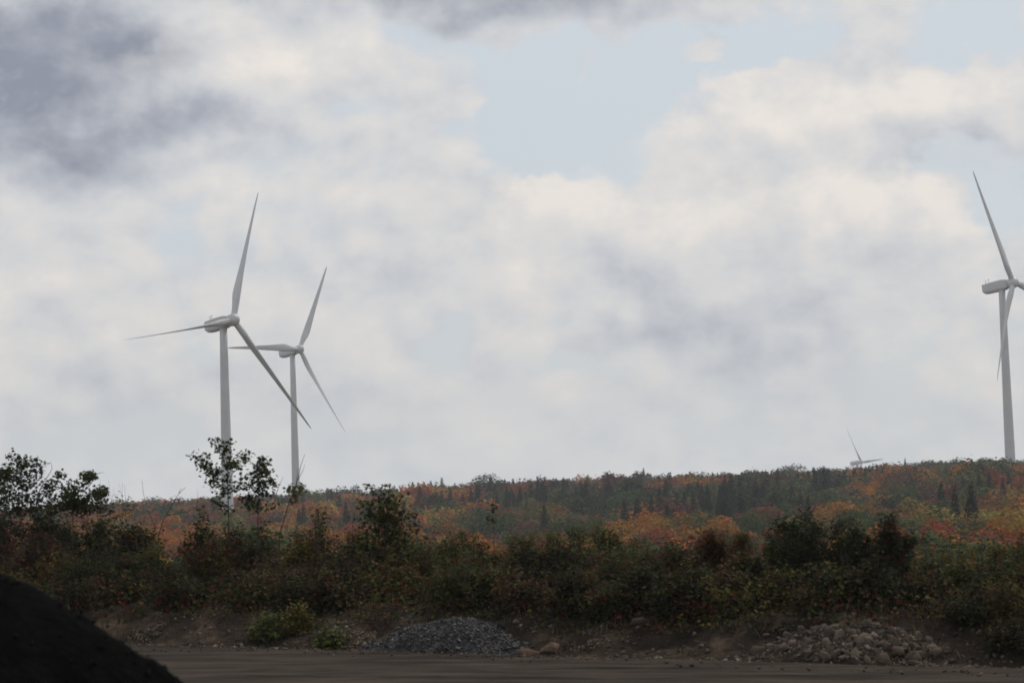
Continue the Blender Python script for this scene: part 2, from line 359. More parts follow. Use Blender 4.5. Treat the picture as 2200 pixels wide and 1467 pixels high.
# ================================================================== wind turbines
R_BLADE = 43.5
def airfoil(n=9):
    xs = .5*(1-np.cos(np.linspace(0, np.pi, n))); th = 5*(.2969*np.sqrt(xs)-.126*xs-.3516*xs**2+.2843*xs**3-.1015*xs**4)
    up = np.stack([xs, th+.02*np.sin(np.pi*xs)], 1); dn = np.stack([xs, -th*.75+.02*np.sin(np.pi*xs)], 1)[1:-1][::-1]
    return np.vstack([up, dn])
def blade_mesh():
    af = airfoil(); k = len(af); th = np.linspace(0, 2*np.pi, k, endpoint=False)
    circ = np.stack([.5-.5*np.cos(th), .5*np.sin(th)], 1)
    st = [0.9, 2.2, 3.6, 5.5, 7.5, 9.5, 12, 16, 21, 27, 33, 38, 41.5, 43.0, 43.5]
    ch = [1.9, 1.9, 1.95, 2.45, 3.05, 3.3, 3.1, 2.65, 2.15, 1.7, 1.28, .95, .66, .40, .10]
    bl = [0, 0, .1, .5, .85, 1, 1, 1, 1, 1, 1, 1, 1, 1, 1]
    tk = [1, 1, .95, .62, .42, .34, .29, .25, .21, .19, .18, .17, .16, .15, .15]
    tw = [16, 16, 16, 15, 14, 12.5, 10.5, 8, 5.5, 3.5, 2, 1, .3, 0, 0]
    V = []
    for r, c, b, t, w in zip(st, ch, bl, tk, tw):
        prof = circ*(1-b)+np.stack([af[:, 0], af[:, 1]*t*1.15], 1)*b
        x = (prof[:, 0]-(.5*(1-b)+.32*b))*c; y = prof[:, 1]*c*(1 if b < 1 else 1)
        a = math.radians(w+6); pre = -.0006*r*r
        V.append(np.stack([x*math.cos(a)-y*math.sin(a), (x*math.sin(a)+y*math.cos(a))+pre, np.full(k, r)], 1))
    V = np.concatenate(V); t = []
    for i in range(len(st)-1):
        for j in range(k):
            p, q_ = i*k+j, i*k+(j+1) % k; t += [(p, q_, q_+k), (p, q_+k, p+k)]
    e = len(V); V = np.vstack([V, [0, -.0006*43.5**2, 43.55]])
    for j in range(k): t.append(((len(st)-1)*k+j, (len(st)-1)*k+(j+1) % k, e))
    return mesh_from('blade', V, np.array(t), None, M_PAINT, True)
def loft(sections, cap=True):
    k = len(sections[0]); V = np.concatenate(sections); t = []
    for i in range(len(sections)-1):
        for j in range(k):
            p, q_ = i*k+j, i*k+(j+1) % k; t += [(p, q_, q_+k), (p, q_+k, p+k)]
    if cap:
        for s0 in (0, len(sections)-1):
            e = len(V); V = np.vstack([V, sections[s0].mean(0)])
            for j in range(k): t.append((s0*k+j, s0*k+(j+1) % k, e))
    return V, np.array(t)
def rounded(w, zb, zt, y, n=36, p=9.0):
    th = np.linspace(0, 2*np.pi, n, endpoint=False); c, s = np.cos(th), np.sin(th)
    x = np.sign(c)*np.abs(c)**(2/p)*w; z = np.sign(s)*np.abs(s)**(2/p)
    return np.stack([x, np.full(n, y), (zb+zt)/2+z*(zt-zb)/2], 1)
# local frame: rotor axis = -Y (forward), up = Z, hub centre at the origin
B_ME = blade_mesh()
def turb_meshes():
    # spinner
    ys = [1.75, 1.3, .2, -.7, -1.35, -1.8, -2.1, -2.2]; rs = [1.5, 1.8, 1.92, 1.85, 1.55, 1.1, .58, .02]
    th = np.linspace(0, 2*np.pi, 28, endpoint=False)
    hub = loft([np.stack([r*np.cos(th), np.full(28, y), r*np.sin(th)], 1) for y, r in zip(ys, rs)])
    nac = loft([rounded(w, zb, zt, y) for y, w, zb, zt in [(1.85, 1.2, -1.2, 1.3), (2.1, 1.55, -1.5, 1.6), (3.6, 1.65, -1.6, 1.8), (6.5, 1.68, -1.6, 1.8), (9.2, 1.65, -1.58, 1.62), (11.6, 1.58, -1.5, 1.45), (11.75, 1.5, -1.42, 1.38)]])
    keel = loft([rounded(w, zb, zt, y, 20, 3) for y, w, zb, zt in [(2.6, .9, -1.75, -1.2), (3.4, 1.25, -1.95, -1.2), (6.0, 1.4, -2.05, -1.2), (10.2, 1.4, -2.1, -1.2), (11.0, 1.3, -2.05, -1.2), (11.25, 1.2, -1.95, -1.2)]])
    collar = loft([np.stack([r*np.cos(th), np.full(28, y), r*np.sin(th)], 1) for y, r in ((1.72, 1.25), (1.74, 1.45), (1.92, 1.45), (1.94, 1.25))])
    out = {}
    for k, g in dict(spinner=hub, nacelle=nac, nacelle_keel=keel).items(): out[k] = mesh_from(k, g[0], g[1], None, M_PAINT, True)
    out['rotor_seal'] = mesh_from('rotor_seal', *collar, None, M_STEEL, True)
    a = Acc(); a.add(*tube([(0, 0, 0), (0, 0, .9), (0, 0, 1.7)], [.06, .05, .035], 6), (1, 1, 1)); a.add(*tube([(-.35, 0, 1.25), (.35, 0, 1.25)], .035, 5), (1, 1, 1)); a.add(*tube([(-.35, 0, 1.2), (-.35, 0, 1.5)], .06, 6), (1, 1, 1)); a.add(*tube([(.35, 0, 1.2), (.35, 0, 1.45)], .06, 6), (1, 1, 1))
    out['wind_sensor'] = a.mesh('wind_sensor', M_STEEL)
    a = Acc(); a.add(*loft([rounded(.3, 0, .3, y, 12, 4) for y in (-.4, .4)]), (1, 1, 1)); out['roof_hatch'] = a.mesh('roof_hatch', M_STEEL)
    return out
TM = turb_meshes()
def turbine(hub_px, D, yaw, tilt, rotor, pitch, label, base_drop=0.0):
    """yaw: rotor axis from straight-at-camera towards the right; rotor: turn of the first blade from upright; pitch: blade feathering"""
    H = at(*hub_px, D)
    ya = math.radians(yaw); ti = math.radians(tilt)
    ax = np.array([math.sin(ya)*math.cos(ti), -math.cos(ya)*math.cos(ti), math.sin(ti)])
    side = unit(np.cross(np.array([0, 0, 1.0]), ax)); upv = np.cross(ax, side)    # side = local +X
    rot = Matrix(((side[0], -ax[0], upv[0]), (side[1], -ax[1], upv[1]), (side[2], -ax[2], upv[2]))).to_4x4()
    # tower axis sits 4.6 m behind the hub
    c = H-ax*4.6
    zg = T(c[0], c[1])-base_drop
    root = empty('wind_turbine', (c[0], c[1], zg), label, 'wind turbine', 'wind turbines on the ridge')
    hl = Vector(H)-Vector((c[0], c[1], zg))
    mw = Matrix.Translation(hl) @ rot
    for nm in ('spinner', 'nacelle', 'rotor_seal'):
        o = link(bpy.data.objects.new(nm, TM[nm]), root); o.matrix_local = mw
        if nm == 'nacelle': nac = o
    k = link(bpy.data.objects.new('nacelle_keel', TM['nacelle_keel']), nac)
    for y in (10.9, 9.3):
        s = link(bpy.data.objects.new('wind_sensor', TM['wind_sensor']), nac); s.location = (.3 if y > 10 else -.4, y, 1.28 if y > 10 else 1.5)
    s = link(bpy.data.objects.new('roof_hatch', TM['roof_hatch']), nac); s.location = (.5, 5.4, 1.8)
    # tower: tapered shell
    top = c[2]-ax[2]*0-1.6-zg; a = Acc(); th = np.linspace(0, 2*np.pi, 36, endpoint=False); secs = []
    for f in np.linspace(0, 1, 9):
        r = 1.95-.80*f; secs.append(np.stack([r*np.cos(th), r*np.sin(th), np.full(36, -1.5+f*(top+1.5))], 1))
    tw = link(bpy.data.objects.new('tower', mesh_from('tower', *loft(secs), None, M_PAINT, True)), root)
    for f in (.30, .62):                           # flange seams between tower sections
        r = 1.95-.80*f+.035; z = -1.5+f*(top+1.5)
        link(bpy.data.objects.new('section_joint', mesh_from('section_joint', *loft([np.stack([q_*np.cos(th), q_*np.sin(th), np.full(36, z+dz)], 1) for q_, dz in ((r-.03, -.09), (r, -.07), (r, .07), (r-.03, .09))]), None, M_PAINT, True)), tw)
    for i in range(3):
        o = link(bpy.data.objects.new('blade', B_ME), root)
        o.matrix_local = mw @ Matrix.Rotation(math.radians(rotor+120*i), 4, 'Y') @ Matrix.Rotation(math.radians(pitch), 4, 'Z')
    return root
turbine((501.0, 687.1), 731.7, 47.7, 5.2, 18.2, 80, 'nearest white wind turbine, tallest in the left pair, with a sapling before its tower')
turbine((643.6, 750.2), 1063.5, 49.0, 5.4, 29.1, -30, 'smaller white wind turbine just behind the tall one in the left pair')
turbine((2176.5, 607.5), 855.9, 49.7, 5.8, 93.4, -20, 'white wind turbine cut by the right edge, standing alone above the ridge')
turbine((1850.7, 992), 2327.4, 53.8, 6.0, 85.6, 20, 'tiny far wind turbine with only its rotor showing above the ridge trees')

# ================================================================== forest on the hillside
PAL = dict(green=(.055, .078, .026), dark=(.030, .044, .023), olive=(.110, .100, .034), orange=(.35, .140, .026), red=(.25, .050, .028),
           maroon=(.105, .030, .026), yellow=(.34, .205, .05), rust=(.22, .088, .032), brown=(.10, .072, .050), spruce=(.017, .028, .021))
def decid(seed, nl, ls, h=11.0):
    r = np.random.default_rng(seed); cs = []
    nc = r.integers(10, 15); wid = r.uniform(.34, .43)
    for i in range(nc):
        u = unit(r.normal(size=3)); rad = r.uniform(.35, .95)**.6
        c = np.array([u[0]*wid*h*rad, u[1]*wid*h*rad, .60*h+u[2]*.30*h*rad]); c[2] = max(c[2], .3*h)
        cs.append((c, r.uniform(.15, .23)*h))
    w = np.array([q_[1]**2 for q_ in cs]); w /= w.sum(); which = r.choice(nc, nl, p=w)
    C = np.array([q_[0] for q_ in cs])[which]; R = np.array([q_[1] for q_ in cs])[which]
    u = unit(r.normal(size=(nl, 3))); u[:, 2] = np.where((u[:, 2] < -.3) & (r.random(nl) < .6), -u[:, 2], u[:, 2])
    Pn = C+u*(R*(1.10-.45*r.random(nl)**1.6))[:, None]
    Nn = u*1.2+np.array([0, 0, .3])+r.normal(0, .38, (nl, 3))
    shade = np.exp(r.normal(0, .16, nc))[which]       # whole boughs differ a little in leaf colour
    hue = r.normal(0, .16, nc)[which]
    limbs = [q_[0] for q_ in cs]
    return dict(P=Pn, N=Nn, S=ls*r.uniform(.7, 1.3, nl), shade=shade, hue=hue, limbs=limbs, h=h, seed=seed)
def conif(seed, nl, ls, h=11.0):
    """cone of short drooping sprays set in tiers, thick enough to hide the trunk"""
    r = np.random.default_rng(seed); z = .05+.95*(1-r.random(nl)**.62); nt_ = 20
    z = .3*np.round(z*nt_+r.normal(0, .15, nl))/nt_+.7*z; z = np.clip(z, .04, .985)
    wid = r.uniform(.16, .21); th = r.random(nl)*2*np.pi; lob = 1+.07*np.sin(th*3+z*9+seed)+.05*np.sin(th*5-z*17)
    rad = (1-z)**.95*wid*h*lob*r.uniform(.8, 1.15, nl)+.03; f = np.sqrt(r.uniform(.08, 1, nl))
    Pn = np.stack([np.cos(th)*rad*f, np.sin(th)*rad*f, z*h-.28*rad*f], 1)
    out = np.stack([np.cos(th), np.sin(th), np.full(nl, -.35)], 1)
    Nn = np.stack([np.cos(th)*.8, np.sin(th)*.8, np.full(nl, .7)], 1)+r.normal(0, .4, (nl, 3))
    return dict(P=Pn, N=Nn, S=ls*(.55+.65*(1-z))*r.uniform(.75, 1.25, nl), A=out+r.normal(0, .35, (nl, 3)), h=h, seed=seed)
FAR = (np.array([(-.42, .05, 0), (.42, .12, .05), (.05, .95, 0)], float), np.array([(0, 1, 2)]))
SPRAY = (np.array([(0, 0, 0), (.33, .5, -.06), (0, 1, -.02), (-.33, .5, -.06)], float), np.array([(0, 1, 2), (0, 2, 3)]))
def crown_cols(p, colname, r):
    k = len(p['P']); c = tint(PAL[colname], k, .10, r)
    if 'shade' in p:
        c = c*p['shade'][:, None]; c[:, 0] *= np.exp(p['hue']); c[:, 1] *= np.exp(-p['hue']*.5+r.normal(0, .1, k))
        if colname in ('orange', 'red', 'rust', 'yellow'):   # boughs still turning
            g = r.random(k) < .05; c[g] = tint(PAL['olive'], int(g.sum()), .2, r)
    return np.clip(c, 0, .8)
def crown_mesh(p, colname):
    r = np.random.default_rng(p['seed']+len(colname)*7); a = Acc()
    leaves(a, p['P'], p['N'], p['S'], crown_cols(p, colname, r), SPRAY if 'A' in p else KITE, p.get('A'), r)
    return a.mesh('crown', M_NEEDLE if 'A' in p else M_LEAF)
def trunk_mesh(p):
    r = np.random.default_rng(p['seed']+99); a = Acc(); h = p['h']
    if 'A' in p: a.add(*tube([(0, 0, -.4), (0, 0, h*.5), (0, 0, h*.97)], [.16, .1, .02], 6), (1, 1, 1))
    else:
        top = np.array([r.normal(0, .2), r.normal(0, .2), h*.72])
        a.add(*tube([(0, 0, -.4), top*.35, top*.7, top], [.2, .16, .1, .03], 6), (1, 1, 1))
        for c in p['limbs'][:8]:
            s = top*r.uniform(.35, .75); a.add(*tube([s, (s+c)/2+np.array([0, 0, -.2]), c], [.08, .05, .02], 4), (1, 1, 1))
    return a.mesh('trunk', M_BARK)
HI = [decid(100+i, 2200, .50) for i in range(9)]; LO = [decid(300+i, 760, .78) for i in range(8)]; LO2 = [decid(330+i, 470, .96) for i in range(6)]
CH = [conif(500+i, 3200, .36) for i in range(5)]; CL = [conif(550+i, 620, .85) for i in range(4)]
HT = [trunk_mesh(p) for p in HI]; CT = [trunk_mesh(p) for p in CH]
_cm = {}
def crown_of(kind, i, col):
    k = (kind, i, col)
    if k not in _cm: _cm[k] = crown_mesh(HI[i] if kind == 'd' else CH[i], col)
    return _cm[k]
CNAME = dict(green='green', dark='dark green', olive='yellowish green', orange='bright orange', red='red', maroon='dark maroon', yellow='golden yellow', rust='rusty orange', brown='dull brown', spruce='dark')
NTREE = [0]
def tree_thing(x, y, h, col, label, r, wide=1.0, group='autumn trees on the wooded hillside'):
    z = T(x, y); con = col == 'spruce'; ps = CH if con else HI; i = int(r.integers(len(ps)))
    root = empty('spruce_tree' if con else 'broadleaf_tree', (x, y, z), label, 'tree', 'dark spruces on the wooded hillside' if con else group)
    root.rotation_euler[2] = r.random()*6.28; s = h/ps[i]['h']; root.scale = (s*wide, s*wide, s)
    link(bpy.data.objects.new('trunk', (CT if con else HT)[i]), root)
    link(bpy.data.objects.new('crown', crown_of('c' if con else 'd', i, col)), root); NTREE[0] += 1
def depth_for_top(px, py, h):
    D = np.arange(300 if py < 1105 else 190, 1100, 2.0); d = ray(px, py)
    e = np.abs(terrain(d[0]*D, D)+h-CAM_Z-d[2]*D)/D; k = int(np.argmin(e)); return D[k], d[0]*D[k]
rt = np.random.default_rng(77)
RANK = ['leftmost', 'second from left', 'third from left', 'fourth from left', 'fifth from left', 'sixth from left', 'seventh from left', 'eighth from left', 'ninth from left', 'tenth from left', 'eleventh from left', 'twelfth from left', 'thirteenth from left', 'fourteenth from left', 'fifteenth from left', 'sixteenth from left']
HAND = [  # px, py of the tree top, height, colour, width factor, label
 (1048, 1017, 14.9, 'dark', 1.5, 'broad dark round-topped tree breaking the skyline near the middle'),
 (1382, 998, 14.9, 'spruce', 1, 'tall dark spruce rising above the skyline right of the middle'),
 (1412, 1003, 11.5, 'dark', 1.3, 'flat-topped dark tree on the skyline beside the tall spruce'),
 (1480, 1005, 11.5, 'olive', 1.1, 'yellowish green tree on the skyline right of the tall spruce'),
 (1230, 1016, 12.6, 'spruce', 1, 'dark spruce on the skyline left of an orange maple'),
 (1335, 1032, 11.5, 'orange', 1.25, 'bright orange maple below the tall skyline spruce'),
 (1300, 1032, 12.6, 'spruce', 1, 'dark spruce just left of the bright orange maple'),
 (1336, 1058, 11.5, 'spruce', 1, 'dark spruce standing in front of the bright orange maple'),
 (1275, 1046, 8.0, 'red', 1.1, 'small scarlet tree between two dark spruces on the slope'),
 (1415, 1020, 12.6, 'spruce', 1, 'pointed spruce in the dark cluster below the skyline'),
 (1530, 1012, 12.6, 'spruce', 1, 'slim dark spruce on the ridge between two broad crowns'),
 (1500, 1026, 11.5, 'spruce', 1, 'dark spruce under the yellowish green skyline tree'),
 (1440, 1030, 11.5, 'spruce', 1, 'dark spruce right of the pointed cluster below the skyline'),
 (1697, 999, 13.8, 'dark', 1.5, 'domed dark tree on the skyline left of the tiny far rotor'),
 (1760, 1002, 12.6, 'dark', 1.3, 'second domed dark tree on the skyline, close to the tiny far rotor'),
 (1915, 992, 13.8, 'dark', 1.4, 'wide dark tree on the skyline right of the tiny far rotor'),
 (1944, 982, 14.9, 'spruce', .9, 'thin dark spruce tip poking above the ridge right of the far rotor'),
 (2010, 987, 13.8, 'rust', 1.2, 'rusty brown tree on the skyline between far rotor and right turbine'),
 (2120, 984, 13.8, 'brown', 1.2, 'dull brown tree on the skyline just left of the right turbine tower'),
 (2190, 986, 13.8, 'dark', 1.2, 'dark tree on the skyline at the foot of the right turbine tower'),
 (1663, 1050, 13.8, 'spruce', 1.1, 'dark spruce standing alone on the slope below the domed skyline trees'),
 (1735, 1062, 13.8, 'spruce', 1.1, 'dark spruce lower on the slope above the upright dark shrubs'),
 (1800, 1075, 11.5, 'spruce', 1, 'small dark spruce on the slope above the upright dark shrubs'),
 (2085, 1030, 16.1, 'spruce', 1.1, 'large dark spruce high on the slope below the right turbine'),
 (2050, 1040, 14.9, 'spruce', 1, 'second large dark spruce, left of the one below the right turbine'),
 (2150, 1135, 10.3, 'spruce', 1, 'small spruce low on the slope near the right edge'),
 (1160, 1115, 9.8, 'orange', 1.3, 'large orange maple low on the slope behind the thicket'),
 (1215, 1070, 9.2, 'maroon', 1.3, 'broad maroon tree on the slope above the green tree'),
 (1300, 1108, 9.8, 'green', 1.3, 'large fresh green tree low on the slope in the middle'),
 (1255, 1122, 9.2, 'green', 1.1, 'green tree touching the large fresh green one on its left'),
 (1480, 1082, 10.3, 'olive', 1.5, 'broad yellowish green tree halfway down the slope'),
 (1620, 1095, 10.3, 'red', 1.2, 'red maple halfway down the slope right of the broad yellowish tree'),
 (1840, 1080, 10.3, 'orange', 1.1, 'orange tree on the slope above the upright dark shrubs'),
 (2035, 1095, 11.5, 'yellow', 1.3, 'golden yellow maple on the slope near the right edge'),
 (1985, 1112, 10.3, 'orange', 1.2, 'orange maple left of the golden yellow one'),
 (2110, 1120, 10.3, 'rust', 1.3, 'rusty orange tree right of the golden yellow one'),
 (2060, 1145, 9.2, 'green', 1.5, 'wide green tree below the golden yellow maple'),
 (1945, 1105, 9.2, 'red', 1.0, 'red maple beside the upright dark shrubs on their right'),
 (365, 1110, 11.5, 'red', 1.1, 'pinkish red maple seen through the bare twigs on the left'),
 (330, 1085, 11.5, 'rust', 1.2, 'rusty orange tree on the slope left of the tall turbine'),
 (400, 1085, 11.5, 'orange', 1.1, 'orange tree on the slope just left of the tall turbine tower'),
 (455, 1068, 11.5, 'olive', 1.2, 'yellowish tree on the slope touching the tall turbine tower'),
 (515, 1110, 10.3, 'maroon', 1.2, 'maroon tree at the foot of the tall turbine tower'),
 (430, 1108, 10.3, 'orange', 1.0, 'orange maple at the foot of the tall turbine tower, left side'),
 (650, 1075, 11.5, 'red', 1.2, 'red maple on the slope below the smaller turbine of the left pair'),
 (780, 1065, 10.3, 'orange', 1.1, 'orange maple behind the leafy sapling, halfway up the slope'),
 (930, 1082, 10.3, 'orange', .8, 'small bright orange tree beside the row of dark spruces'),
 (1185, 1015, 11.5, 'red', 1.2, 'reddish tree on the skyline between the round-topped tree and the spruces'),
 (1010, 1060, 11.5, 'red', 1.0, 'red tree in the row of dark spruces'),
]
for k_, px in enumerate([872, 900, 945, 985, 1030, 1068, 1095, 1130, 1170, 1205]):
    HAND.append((px, 1062+[4, 0, 14, 6, 10, 2, -12, 8, -4, 2][k_], 9+[0, 1, 0, 1, 0, 1.5, 2, .5, 1, .5][k_], 'spruce', 1.05, 'dark spruce in the row across the middle of the slope, '+RANK[k_]))
taken = []
for px, py, h, c, w, lab in HAND:
    D, x = depth_for_top(px, py, h); tree_thing(x, D, h, c, lab, rt, w); taken.append((x, D))
taken = np.array(taken)
# the rest of the wood: jittered rows that thin out with distance
pts = []
D = 150.0
while D < 1060:
    half = .235*D+14; step = 9.8+D*.0018
    for x in np.arange(-half, half, step): pts.append((x+rt.normal(0, step*.3), D+rt.normal(0, step*.3)))
    D += step*.9
pts = np.array(pts)
near_t = np.array([np.min((taken[:, 0]-p[0])**2+(taken[:, 1]-p[1])**2) for p in pts]); pts = pts[near_t > 25]
cl = fbm(pts[:, 0]*.016, pts[:, 1]*.011, 90, 3)*1.35+.055*rt.normal(size=len(pts))+.12*sstep(-.1, .2, pts[:, 0]/pts[:, 1])-.12*sstep(500, 680, pts[:, 1])*sstep(-.02, .1, pts[:, 0]/pts[:, 1])+.07*sstep(450, 600, pts[:, 1])*sstep(.1, -.08, pts[:, 0]/pts[:, 1]); c2 = fbm(pts[:, 0]*.024, pts[:, 1]*.014, 120, 3)+.04*rt.normal(size=len(pts))
def pick(a, b, u, D):
    if b > .10 and u < .6: return 'spruce' if D > 430 else 'green'
    if a > .22: return ['orange', 'rust', 'red', 'orange', 'yellow', 'olive'][int(u*6)]
    if a > .10: return ['rust', 'orange', 'olive', 'red', 'maroon', 'brown', 'green'][int(u*7)]
    if a > -.06: return ['olive', 'green', 'rust', 'green', 'brown', 'dark', 'maroon', 'orange'][int(u*8)]
    return ['green', 'dark', 'olive', 'dark', 'brown', 'spruce' if D > 430 else 'green'][int(u*6)]
cols = [pick(a, b, u, p[1]) for a, b, u, p in zip(cl, c2, rt.random(len(pts)), pts)]
hs = rt.uniform(8.8, 12.2, len(pts))+np.where(pts[:, 1] > 600, 3.0*rt.random(len(pts))**3, 0); zs = terrain(pts[:, 0], pts[:, 1])
PCOUNT = {}
PLACES = [(150, 'at the left edge'), (290, 'behind the leafy saplings'), (420, 'behind the forked bare twigs'), (520, 'around the tall turbine tower'), (610, 'between the two left towers'),
          (740, 'below the smaller left turbine'), (900, 'behind the dense leafy sapling'), (1050, 'below the round-topped skyline tree'), (1200, 'right of the thin upright twig'), (1340, 'below the tall skyline spruce'),
          (1500, 'above the maroon shrub'), (1650, 'above the rust tinted shrub'), (1800, 'behind the upright shrubs'), (1960, 'below the tiny far rotor'), (2080, 'near the golden yellow maple'), (9999, 'below the right turbine')]
SKY = ([-100, 0, 270, 480, 700, 1000, 1300, 1500, 1700, 1850, 2000, 2200, 2400], [1105, 1098, 1072, 1062, 1047, 1031, 1020, 1013, 1009, 1005, 993, 987, 985]); SKYJ = rt.normal(0, 4, len(pts))
order = np.argsort(pts[:, 1]); stuff = Acc(); n_thing = {'d': 0, 'c': 0}; things = []
for j in order:
    x, y = pts[j]; c = cols[j]; con = c == 'spruce'; h = hs[j]*(1.22 if con else 1)
    ppx, ppy = project((x, y, zs[j]+h))
    lim = np.interp(ppx, SKY[0], SKY[1])+SKYJ[j]
    if ppy < lim: h -= (lim-ppy)*y/FPX; ppy = lim           # shorter trees on the exposed ridge
    if h < 5: continue
    fk = (c, next(w for lm, w in PLACES if ppx < lm), 'low on' if ppy > 1140 else 'halfway up' if ppy > 1075 else 'high on')
    if -10 < ppx < 2210 and n_thing['c' if con else 'd'] < (80 if con else 215) and ppy < 1185 and PCOUNT.get(fk, 0) < 14:
        PCOUNT[fk] = PCOUNT.get(fk, 0)+1
        n_thing['c' if con else 'd'] += 1; things.append((ppx, ppy, x, y, h, c)); continue
    if not (-60 < ppx < 2260): continue
    p = (CL if con else (LO if y < 620 else LO2))[int(rt.integers(4 if con else (8 if y < 620 else 6)))]
    s = h/p['h']; a = rt.random()*6.28; ca, sa = math.cos(a)*s, math.sin(a)*s; wd = rt.uniform(.9, 1.2)
    rot = np.array([[ca*wd, -sa*wd, 0], [sa*wd, ca*wd, 0], [0, 0, s]])
    leaves(stuff, p['P']@rot.T+np.array([x, y, zs[j]]), p['N']@rot.T, p['S']*s, crown_cols(p, c, rt), FAR, None if not con else p['A']@rot.T, rt)
things.sort(); fam = {}
for tr in things:
    pl = next(w for lim, w in PLACES if tr[0] < lim); tier = 'low on' if tr[1] > 1140 else 'halfway up' if tr[1] > 1075 else 'high on'
    fam.setdefault((tr[5], pl, tier), []).append(tr)
for (c, pl, tier), lst in fam.items():
    for i, (ppx, ppy, x, y, h, c_) in enumerate(lst):
        lab = f'{CNAME[c]} {"spruce" if c == "spruce" else "tree"} {tier} the slope {pl}'
        if len(lst) > 1: lab += ', '+RANK[min(i, 15)]
        tree_thing(x, y, h, c, lab, rt, rt.uniform(.9, 1.25))
wood = stuff.obj('woodland', M_LEAF); tag(wood, 'autumn woodland covering the far hillside up to the ridge', 'woodland', kind='stuff')

# ================================================================== thicket on the bank
BP = dict(dark=(.029, .033, .014), green=(.054, .064, .019), olive=(.102, .088, .025), pale=(.120, .130, .042), red=(.105, .028, .020), brown=(.072, .046, .025), maroon=(.050, .018, .016), yellow=(.22, .15, .03), rust=(.15, .06, .022))
def grow(r, base, tip, bend, n=5):
    m = (base+tip)/2+r.normal(0, bend, 3); s = np.linspace(0, 1, n)[:, None]
    return (1-s)**2*base+2*s*(1-s)*m+s*s*tip
def shrub(px, top, wpx, t, col, label, seed, style='round', mix=None, dens=1.0, group='shrubs of the thicket on the bank', name='shrub'):
    x, D, z = spot(px, t); zt = at(px, top, D)[2]; h = max(zt-z, .35); w = wpx*D/FPX/2
    r = np.random.default_rng(seed); a = Acc(); st = Acc()
    root = empty(name, (x, D, z), label, 'shrub', group)
    ns = max(6, int(9+6*w)); twigs = []
    for i in range(ns):
        th = r.random()*6.28; q_ = r.random()**.6
        hh = h*(r.uniform(.72, 1.0) if i else 1.0)*(1-.35*q_**2 if style == 'round' else 1-.18*q_**2)
        b0 = np.array([math.cos(th)*w*.25*q_, math.sin(th)*w*.25*q_, -.06]); t0 = np.array([math.cos(th)*w*.85*q_, math.sin(th)*w*.7*q_, hh])
        if i == 0: t0 = np.array([r.normal(0, .08)*w, 0, h])
        c = grow(r, b0, t0, .06*h, 6); st.add(*tube(c, np.linspace(.022, .004, 6), 4), (1, 1, 1))
        for j in range(int(8+8*h)):
            f = r.uniform(.05, 1.0); s0 = c[min(int(f*5), 4)]*(1-(f*5 % 1))+c[min(int(f*5)+1, 5)]*(f*5 % 1)
            th2 = r.random()*6.28; ln = r.uniform(.2, .5)*(.45+.5*w)*(1.15-.6*f)
            up = r.uniform(.15, .6) if style == 'round' else r.uniform(.8, 1.6)
            e = s0+unit(np.array([math.cos(th2), math.sin(th2), up]))*ln
            e[2] = min(e[2], h*1.0); twigs.append((s0, e))
            if j % 3 == 0: st.add(*tube([s0, e], [.006, .002], 3), (1, 1, 1))
    for i in range(4):                                   # bare dead shoots sticking out
        th = r.random()*6.28; q_ = r.random(); b0 = np.array([math.cos(th)*w*.4*q_, math.sin(th)*w*.4*q_, h*.3]); t0 = np.array([math.cos(th)*w*.8*q_, math.sin(th)*w*.6*q_, h*r.uniform(.95, 1.22)])
        c = grow(r, b0, t0, .07*h, 5); st.add(*tube(c, np.linspace(.008, .002, 5), 3), (1, 1, 1)); st.add(*tube([c[3], c[3]+np.array([r.normal(0, .08), 0, .14*h])], [.004, .002], 3), (1, 1, 1))
    big = r.uniform(.75, 1.3)
    nl = int(19/big*dens*(1.2 if style == 'upright' else 1)); s0 = np.array([q_[0] for q_ in twigs]); s1 = np.array([q_[1] for q_ in twigs]); k = len(twigs)*nl
    wi = np.repeat(np.arange(len(twigs)), nl); f = r.uniform(.15, 1.08, k)[:, None]
    sc_ = .10 if style == 'round' else .075
    Pn = s0[wi]*(1-f)+s1[wi]*f+r.normal(0, sc_*.75, (k, 3))
    Pn[:, 2] = np.maximum(Pn[:, 2], .03)
    ax = unit(s1-s0)[wi]+r.normal(0, .6, (k, 3)); Nn = np.array([0, 0, .8])+unit(Pn-np.array([0, 0, h*.4]))*.5+r.normal(0, .5, (k, 3))
    C = np.broadcast_to(np.array(BP[col]), (k, 3)).copy()
    tw = np.exp(r.normal(0, .20, len(twigs)))[wi]; C *= tw[:, None]
    if mix:
        for mc, fr in mix:
            sel = (r.random(len(twigs)) < fr)[wi] & (r.random(k) < .8); C[sel] = BP[mc]
    C = tint(C, k, .17, r)
    leaves(a, Pn, Nn, big*r.uniform(.5, 1.4, k)*(.080 if style == 'round' else .105), C, KITE if style == 'round' else NARROW, ax, r)
    st.obj('stem', M_BARK, root); a.obj('foliage', M_LEAF, root)
    return root
